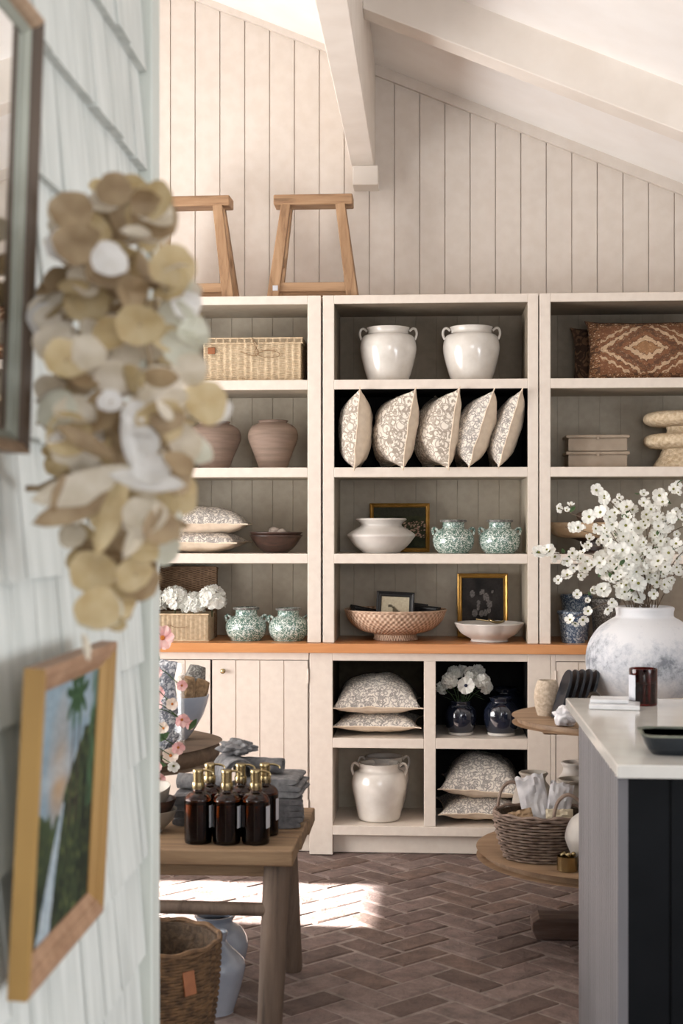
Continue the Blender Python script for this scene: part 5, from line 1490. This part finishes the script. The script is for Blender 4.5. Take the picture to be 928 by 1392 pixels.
for i, (u, v, r_, m, nrm) in enumerate(fl):
    Y_ = 4.24 + .02 * (i % 5); x, z = W(u, v, Y_); nrm = Vector(nrm).normalized()
    lab = ['large pink open flower with an orange centre in front of the worktop edge'][0] if i == 0 else ('pale cream-white flower on a drooping stem at the wall edge' if m != 'petal_pink' else 'pink blossom on a drooping stem at the wall edge')
    t = thing('flower_stem', lab, 'flower', (gx, gy, zb_ + .05), 0, 'pink and cream flower stems')
    e = Vector((x, Y_, z)) - t.location
    MB().tube(smooth_path([(0, 0, 0), (e.x * .15, e.y * .1 , .2), (e.x * .5, e.y * .5, max(e.z * .75, e.z + .05)), e - nrm * .004], 6), .0016, 5).build('stem', 'leaf', t)
    bloom_mesh(r_, 6 if i == 0 else 5, .25, .8, eye=.2).build('flower_head', [m, 'orange_eye' if m != 'petal' else 'flowereye'], t, loc=e, rot=nrm.to_track_quat('Z', 'Y').to_euler())
    if i in (0, 1, 3, 7, 9, 11, 13):
        lx_ = {0: (212, 893, .05, 95), 1: (214, 893, .03, 60), 3: (214, 1005, .05, -50), 7: (262, 985, .045, -55), 9: (216, 1040, .05, 0), 11: (210, 1075, .03, 70), 13: (222, 1002, .05, -40)}[i]
        xx, zz = W(lx_[0], lx_[1], Y_ - .01); L_ = lx_[2]
        MB().grid(lambda a, b_: ((b_ - .5) * L_, .004 * math.sin(b_ * 3), (a - .5) * L_ * .38 * math.sin(b_ * PI)), 4, 8).build('leaf', 'leaf', t, loc=Vector((xx, Y_ - .01, zz)) - t.location, rot=(0, R(lx_[3]), 0))

# ------------------------------------------------------------------ PARTITION WALL: painting, mirror, dried pods
def wall_frame_mat(y, z, tilt, hgt):
    """local X -> world +Y reversed so that -Y (front) faces world +X; tilts forward at the top"""
    return None


PX = -.478
t = thing('framed_painting', 'landscape painting of a waterfall in a gilt wooden frame on the shingled wall', 'painting', (-.492, 1.895, ZV(1361, 1.71, 45) + .0), (0, 0, 0))
w_, h_, fw, th = .377, .377, .034, .024
t.location = (-.478, 1.77, EYE - (EYE - .833) * .93)
t.rotation_euler = (Matrix.Rotation(R(3.0), 4, 'Y') @ Matrix.Rotation(R(90), 4, 'Z')).to_euler()
def moulding(t, w, h, fw, th, name_mats, prof):
    o = [(-w / 2, 0), (w / 2, 0), (w / 2, h), (-w / 2, h)]
    for i in range(4):
        vs = []; n = len(prof)
        for (ins, yy) in prof:
            for q in (o[i], o[(i + 1) % 4]):
                vs.append((q[0] + (ins if q[0] < 0 else -ins), yy, q[1] + (ins if q[1] < h / 2 else -ins)))
        MB().add(vs, [(2 * k, 2 * k + 1, 2 * ((k + 1) % n) + 1, 2 * ((k + 1) % n)) for k in range(n)]).build(['bottom_rail', 'side_rail', 'top_rail', 'side_rail'][i], name_mats[i], t)
prof = [(0, 0), (0, -th * .95), (.004, -th), (fw * .35, -th * .96), (fw * .42, -th * .8), (fw * .6, -th * .78), (fw * .66, -th * .6), (fw, -th * .35), (fw, 0)]
moulding(t, w_, h_, fw, th, ['framebrown', 'goldwood', 'framebrown', 'goldwood'], prof)
MB().grid(lambda a, b_: (-w_ / 2 + fw - .002 + a * (w_ - 2 * fw + .004), -.006, fw - .002 + b_ * (h_ - 2 * fw + .004)), 150, 150, colfn=art_landscape).build('canvas', 'paint', t)
MB().box(-w_ / 2 + .003, w_ / 2 - .003, -.002, 0, .003, h_ - .003).build('backing', 'paper', t)

# mirror, leaning forward at its top
mz = EYE + (710 - 615) * 1.62 / F
t = thing('wall_mirror', 'wall mirror in a dark brown frame above the dried pods', 'mirror', (-.487, 1.335, mz), (Matrix.Rotation(R(2.0), 4, 'Y') @ Matrix.Rotation(R(90), 4, 'Z')).to_euler())
w_, h_ = .56, .50; fw, th = .016, .026
prof = [(0, 0), (0, -th), (.004, -th), (fw * .7, -th * .8), (fw, -th * .5), (fw, 0)]
moulding(t, w_, h_, fw, th, ['frametan', 'mirrorframe', 'frametan', 'mirrorframe'], prof)
b = MB(); prof2 = [(fw - .001, -th * .6), (fw + .008, -th * .35), (fw + .008, -.004), (fw - .001, -.004)]
o4 = [(-w_ / 2, 0), (w_ / 2, 0), (w_ / 2, h_), (-w_ / 2, h_)]
for i in range(4):
    vs = []
    for (ins, yy) in prof2:
        for q in (o4[i], o4[(i + 1) % 4]): vs.append((q[0] + (ins if q[0] < 0 else -ins), yy, q[1] + (ins if q[1] < h_ / 2 else -ins)))
    b.add(vs, [(2 * k, 2 * k + 1, 2 * ((k + 1) % 4) + 1, 2 * ((k + 1) % 4)) for k in range(4)])
b.build('inner_bevel', 'sage', t)
MB().grid(lambda a, b_: (-w_ / 2 + fw + a * (w_ - 2 * fw), -.008, fw + b_ * (h_ - 2 * fw)), 1, 1, smooth=False).build('mirror_glass', 'mirror', t)
MB().box(-w_ / 2 + .003, w_ / 2 - .003, -.003, 0, .003, h_ - .003).build('backing', 'darkwood', t)

# bunch of dried pods hung on the wall
oY = 1.70; ox_, oz_ = W(46, 664, oY)
org = Vector((-.478, oY, oz_))
t = thing('dried_pod_bunch', 'hanging bunch of papery round dried seed pods on the shingled wall', 'dried flowers', org)
MB().lathe([(0, 0), (.004, 0), (.004, .03), (.009, .032), (.009, .036), (0, .037)], 12, T=Matrix.Rotation(R(90), 4, 'Y') @ Matrix.Translation((0, 0, -.012))).build('wall_hook', 'drystem', t)
sil = [(238, 138, 180), (262, 110, 200), (285, 75, 222), (330, 66, 232), (380, 62, 240), (430, 58, 250), (480, 58, 250), (530, 62, 244), (580, 62, 248), (625, 62, 240), (665, 78, 232), (710, 84, 232), (750, 95, 212), (790, 105, 195), (830, 112, 165), (850, 125, 155)]
def edge(v):
    for i in range(len(sil) - 1):
        if sil[i][0] <= v <= sil[i + 1][0]:
            f = (v - sil[i][0]) / (sil[i + 1][0] - sil[i][0]); return sil[i][1] + f * (sil[i + 1][1] - sil[i][1]), sil[i][2] + f * (sil[i + 1][2] - sil[i][2])
    return (130, 150)
def pod_mesh(seed, rad):
    rnd2 = random.Random(seed)
    el = rnd2.uniform(.82, 1.0); cu = rnd2.uniform(-.25, .3); fold = rnd2.uniform(0, .3)
    def fn(a, b_):
        th = a * 2 * PI; r_ = b_ * rad * (1 + .05 * math.sin(th * 3 + seed) + .03 * math.sin(th * 7))
        x, y = r_ * math.cos(th), r_ * math.sin(th) * el
        return (x, y, cu * rad * b_ ** 2 + fold * abs(y) + .06 * rad * math.sin(th * 2 + seed) * b_)
    return MB().grid(fn, 18, 4)
rnd = random.Random(33)
pmats = ['pod1', 'pod2', 'pod2', 'pod3', 'pod4', 'pod5', 'pod1', 'pod5']
pods = []
fixed = [(276, 549, 1.50, .026, 'pod1'), (291, 556, 1.52, .018, 'pod4'), (243, 604, 1.50, .024, 'pod2'), (266, 612, 1.52, .020, 'pod3'), (228, 710, 1.50, .021, 'pod3'), (238, 672, 1.53, .026, 'pod1'), (222, 745, 1.53, .018, 'pod3'),
         (183, 782, 1.5, .022, 'pod1'), (125, 778, 1.5, .026, 'pod1'), (134, 828, 1.5, .027, 'pod3'), (155, 258, 1.52, .020, 'pod5'), (210, 290, 1.5, .022, 'pod2'), (95, 290, 1.5, .026, 'pod5'), (245, 470, 1.5, .022, 'pod3'), (190, 440, 1.46, .026, 'pod1'),
         (185, 565, 1.46, .016, 'pod4'), (195, 600, 1.46, .018, 'pod4'), (218, 568, 1.47, .026, 'pod1'), (100, 330, 1.46, .026, 'pod5'), (240, 390, 1.5, .018, 'pod3'), (240, 430, 1.5, .020, 'pod3'), (88, 490, 1.46, .026, 'pod1'), (150, 350, 1.45, .02, 'pod4')]
fixed += [(262, 455, 1.5, .018, 'pod3'), (258, 505, 1.5, .020, 'pod2'), (250, 415, 1.5, .018, 'pod4'), (232, 350, 1.5, .016, 'pod2'), (205, 640, 1.46, .02, 'pod4'), (150, 545, 1.45, .014, 'pod4'), (205, 700, 1.5, .018, 'pod4'), (170, 735, 1.5, .014, 'pod5')]
for f in fixed: pods.append(f)
cnt = 0
while cnt < 260:
    v = rnd.uniform(240, 850) if rnd.random() < .75 else rnd.uniform(280, 620)
    a_, b2 = edge(v)
    if rnd.random() > (b2 - a_) / 190: continue
    u = rnd.uniform(a_, b2) + 6; Y_ = rnd.uniform(1.46, 1.68)
    x, z = W(u, v, Y_)
    if x < -.455: continue
    pods.append((u, v, Y_, rnd.uniform(.016, .026), rnd.choice(pmats))); cnt += 1
big = MB(); nodes_ = []
for i, (u, v, Y_, r_, m) in enumerate(pods):
    x, z = W(u, v, Y_)
    loc = Vector((x, Y_, z)) - org
    nrm = Vector((rnd.uniform(-.2, .9), -1, rnd.uniform(-.5, .5))).normalized() if i < len(fixed) else Vector((rnd.gauss(.3, .6), rnd.gauss(-.8, .5), rnd.gauss(0, .6))).normalized()
    if i < 96:
        pod_mesh(i, r_).build('seed_pod', m, t, loc=loc, rot=(nrm.to_track_quat('Z', 'Y') ).to_euler())
    else:
        pm = pod_mesh(i, r_); T = Matrix.Translation(loc) @ nrm.to_track_quat('Z', 'Y').to_matrix().to_4x4()
        n0 = len(big.v); big.v += [T @ p for p in pm.v]; big.f += [[q + n0 for q in f] for f in pm.f]; big.uv += pm.uv; big.sm += pm.sm; big.mi += [i % 3] * len(pm.f); big.c += pm.c
    nodes_.append(loc)
bo = big.build('seed_pods_behind', ['pod2', 'pod5', 'pod1'], t); bo['kind'] = 'stuff'
for k in range(16):
    e = nodes_[(k * 7) % len(nodes_)]
    hub = Vector((.14 + .02 * math.sin(k), -.12, .02 * math.cos(k * 2)))
    MB().tube(smooth_path([(0, 0, .0), hub * .5 + Vector((0, 0, .012)), hub, hub * .4 + e * .6 + Vector((.01, 0, .02)), e], 6), .0022, 6).build('stem', 'drystem', t)
for k, (u, v, L_, an, m) in enumerate(((125, 660, .13, -14, 'pod2'), (105, 690, .10, -20, 'pod5'), (200, 652, .08, 8, 'pod4'), (150, 700, .09, -70, 'pod1'), (190, 720, .07, -60, 'pod2'), (175, 600, .06, 80, 'pod4'), (116, 880, .03, 80, 'pod2'), (115, 600, .07, 30, 'pod5'))):
    x, z = W(u, v, 1.45)
    if x < -.44: x = -.43
    MB().grid(lambda a, b_: ((b_ - .5) * L_, .008 * math.sin(b_ * 3) + .01 * (a - .5) ** 2, (a - .5) * L_ * .28 * math.sin(b_ * PI) ** .6), 4, 10).build('dried_leaf', m, t, loc=Vector((x, 1.45, z)) - org, rot=(0, R(an), R(8)))
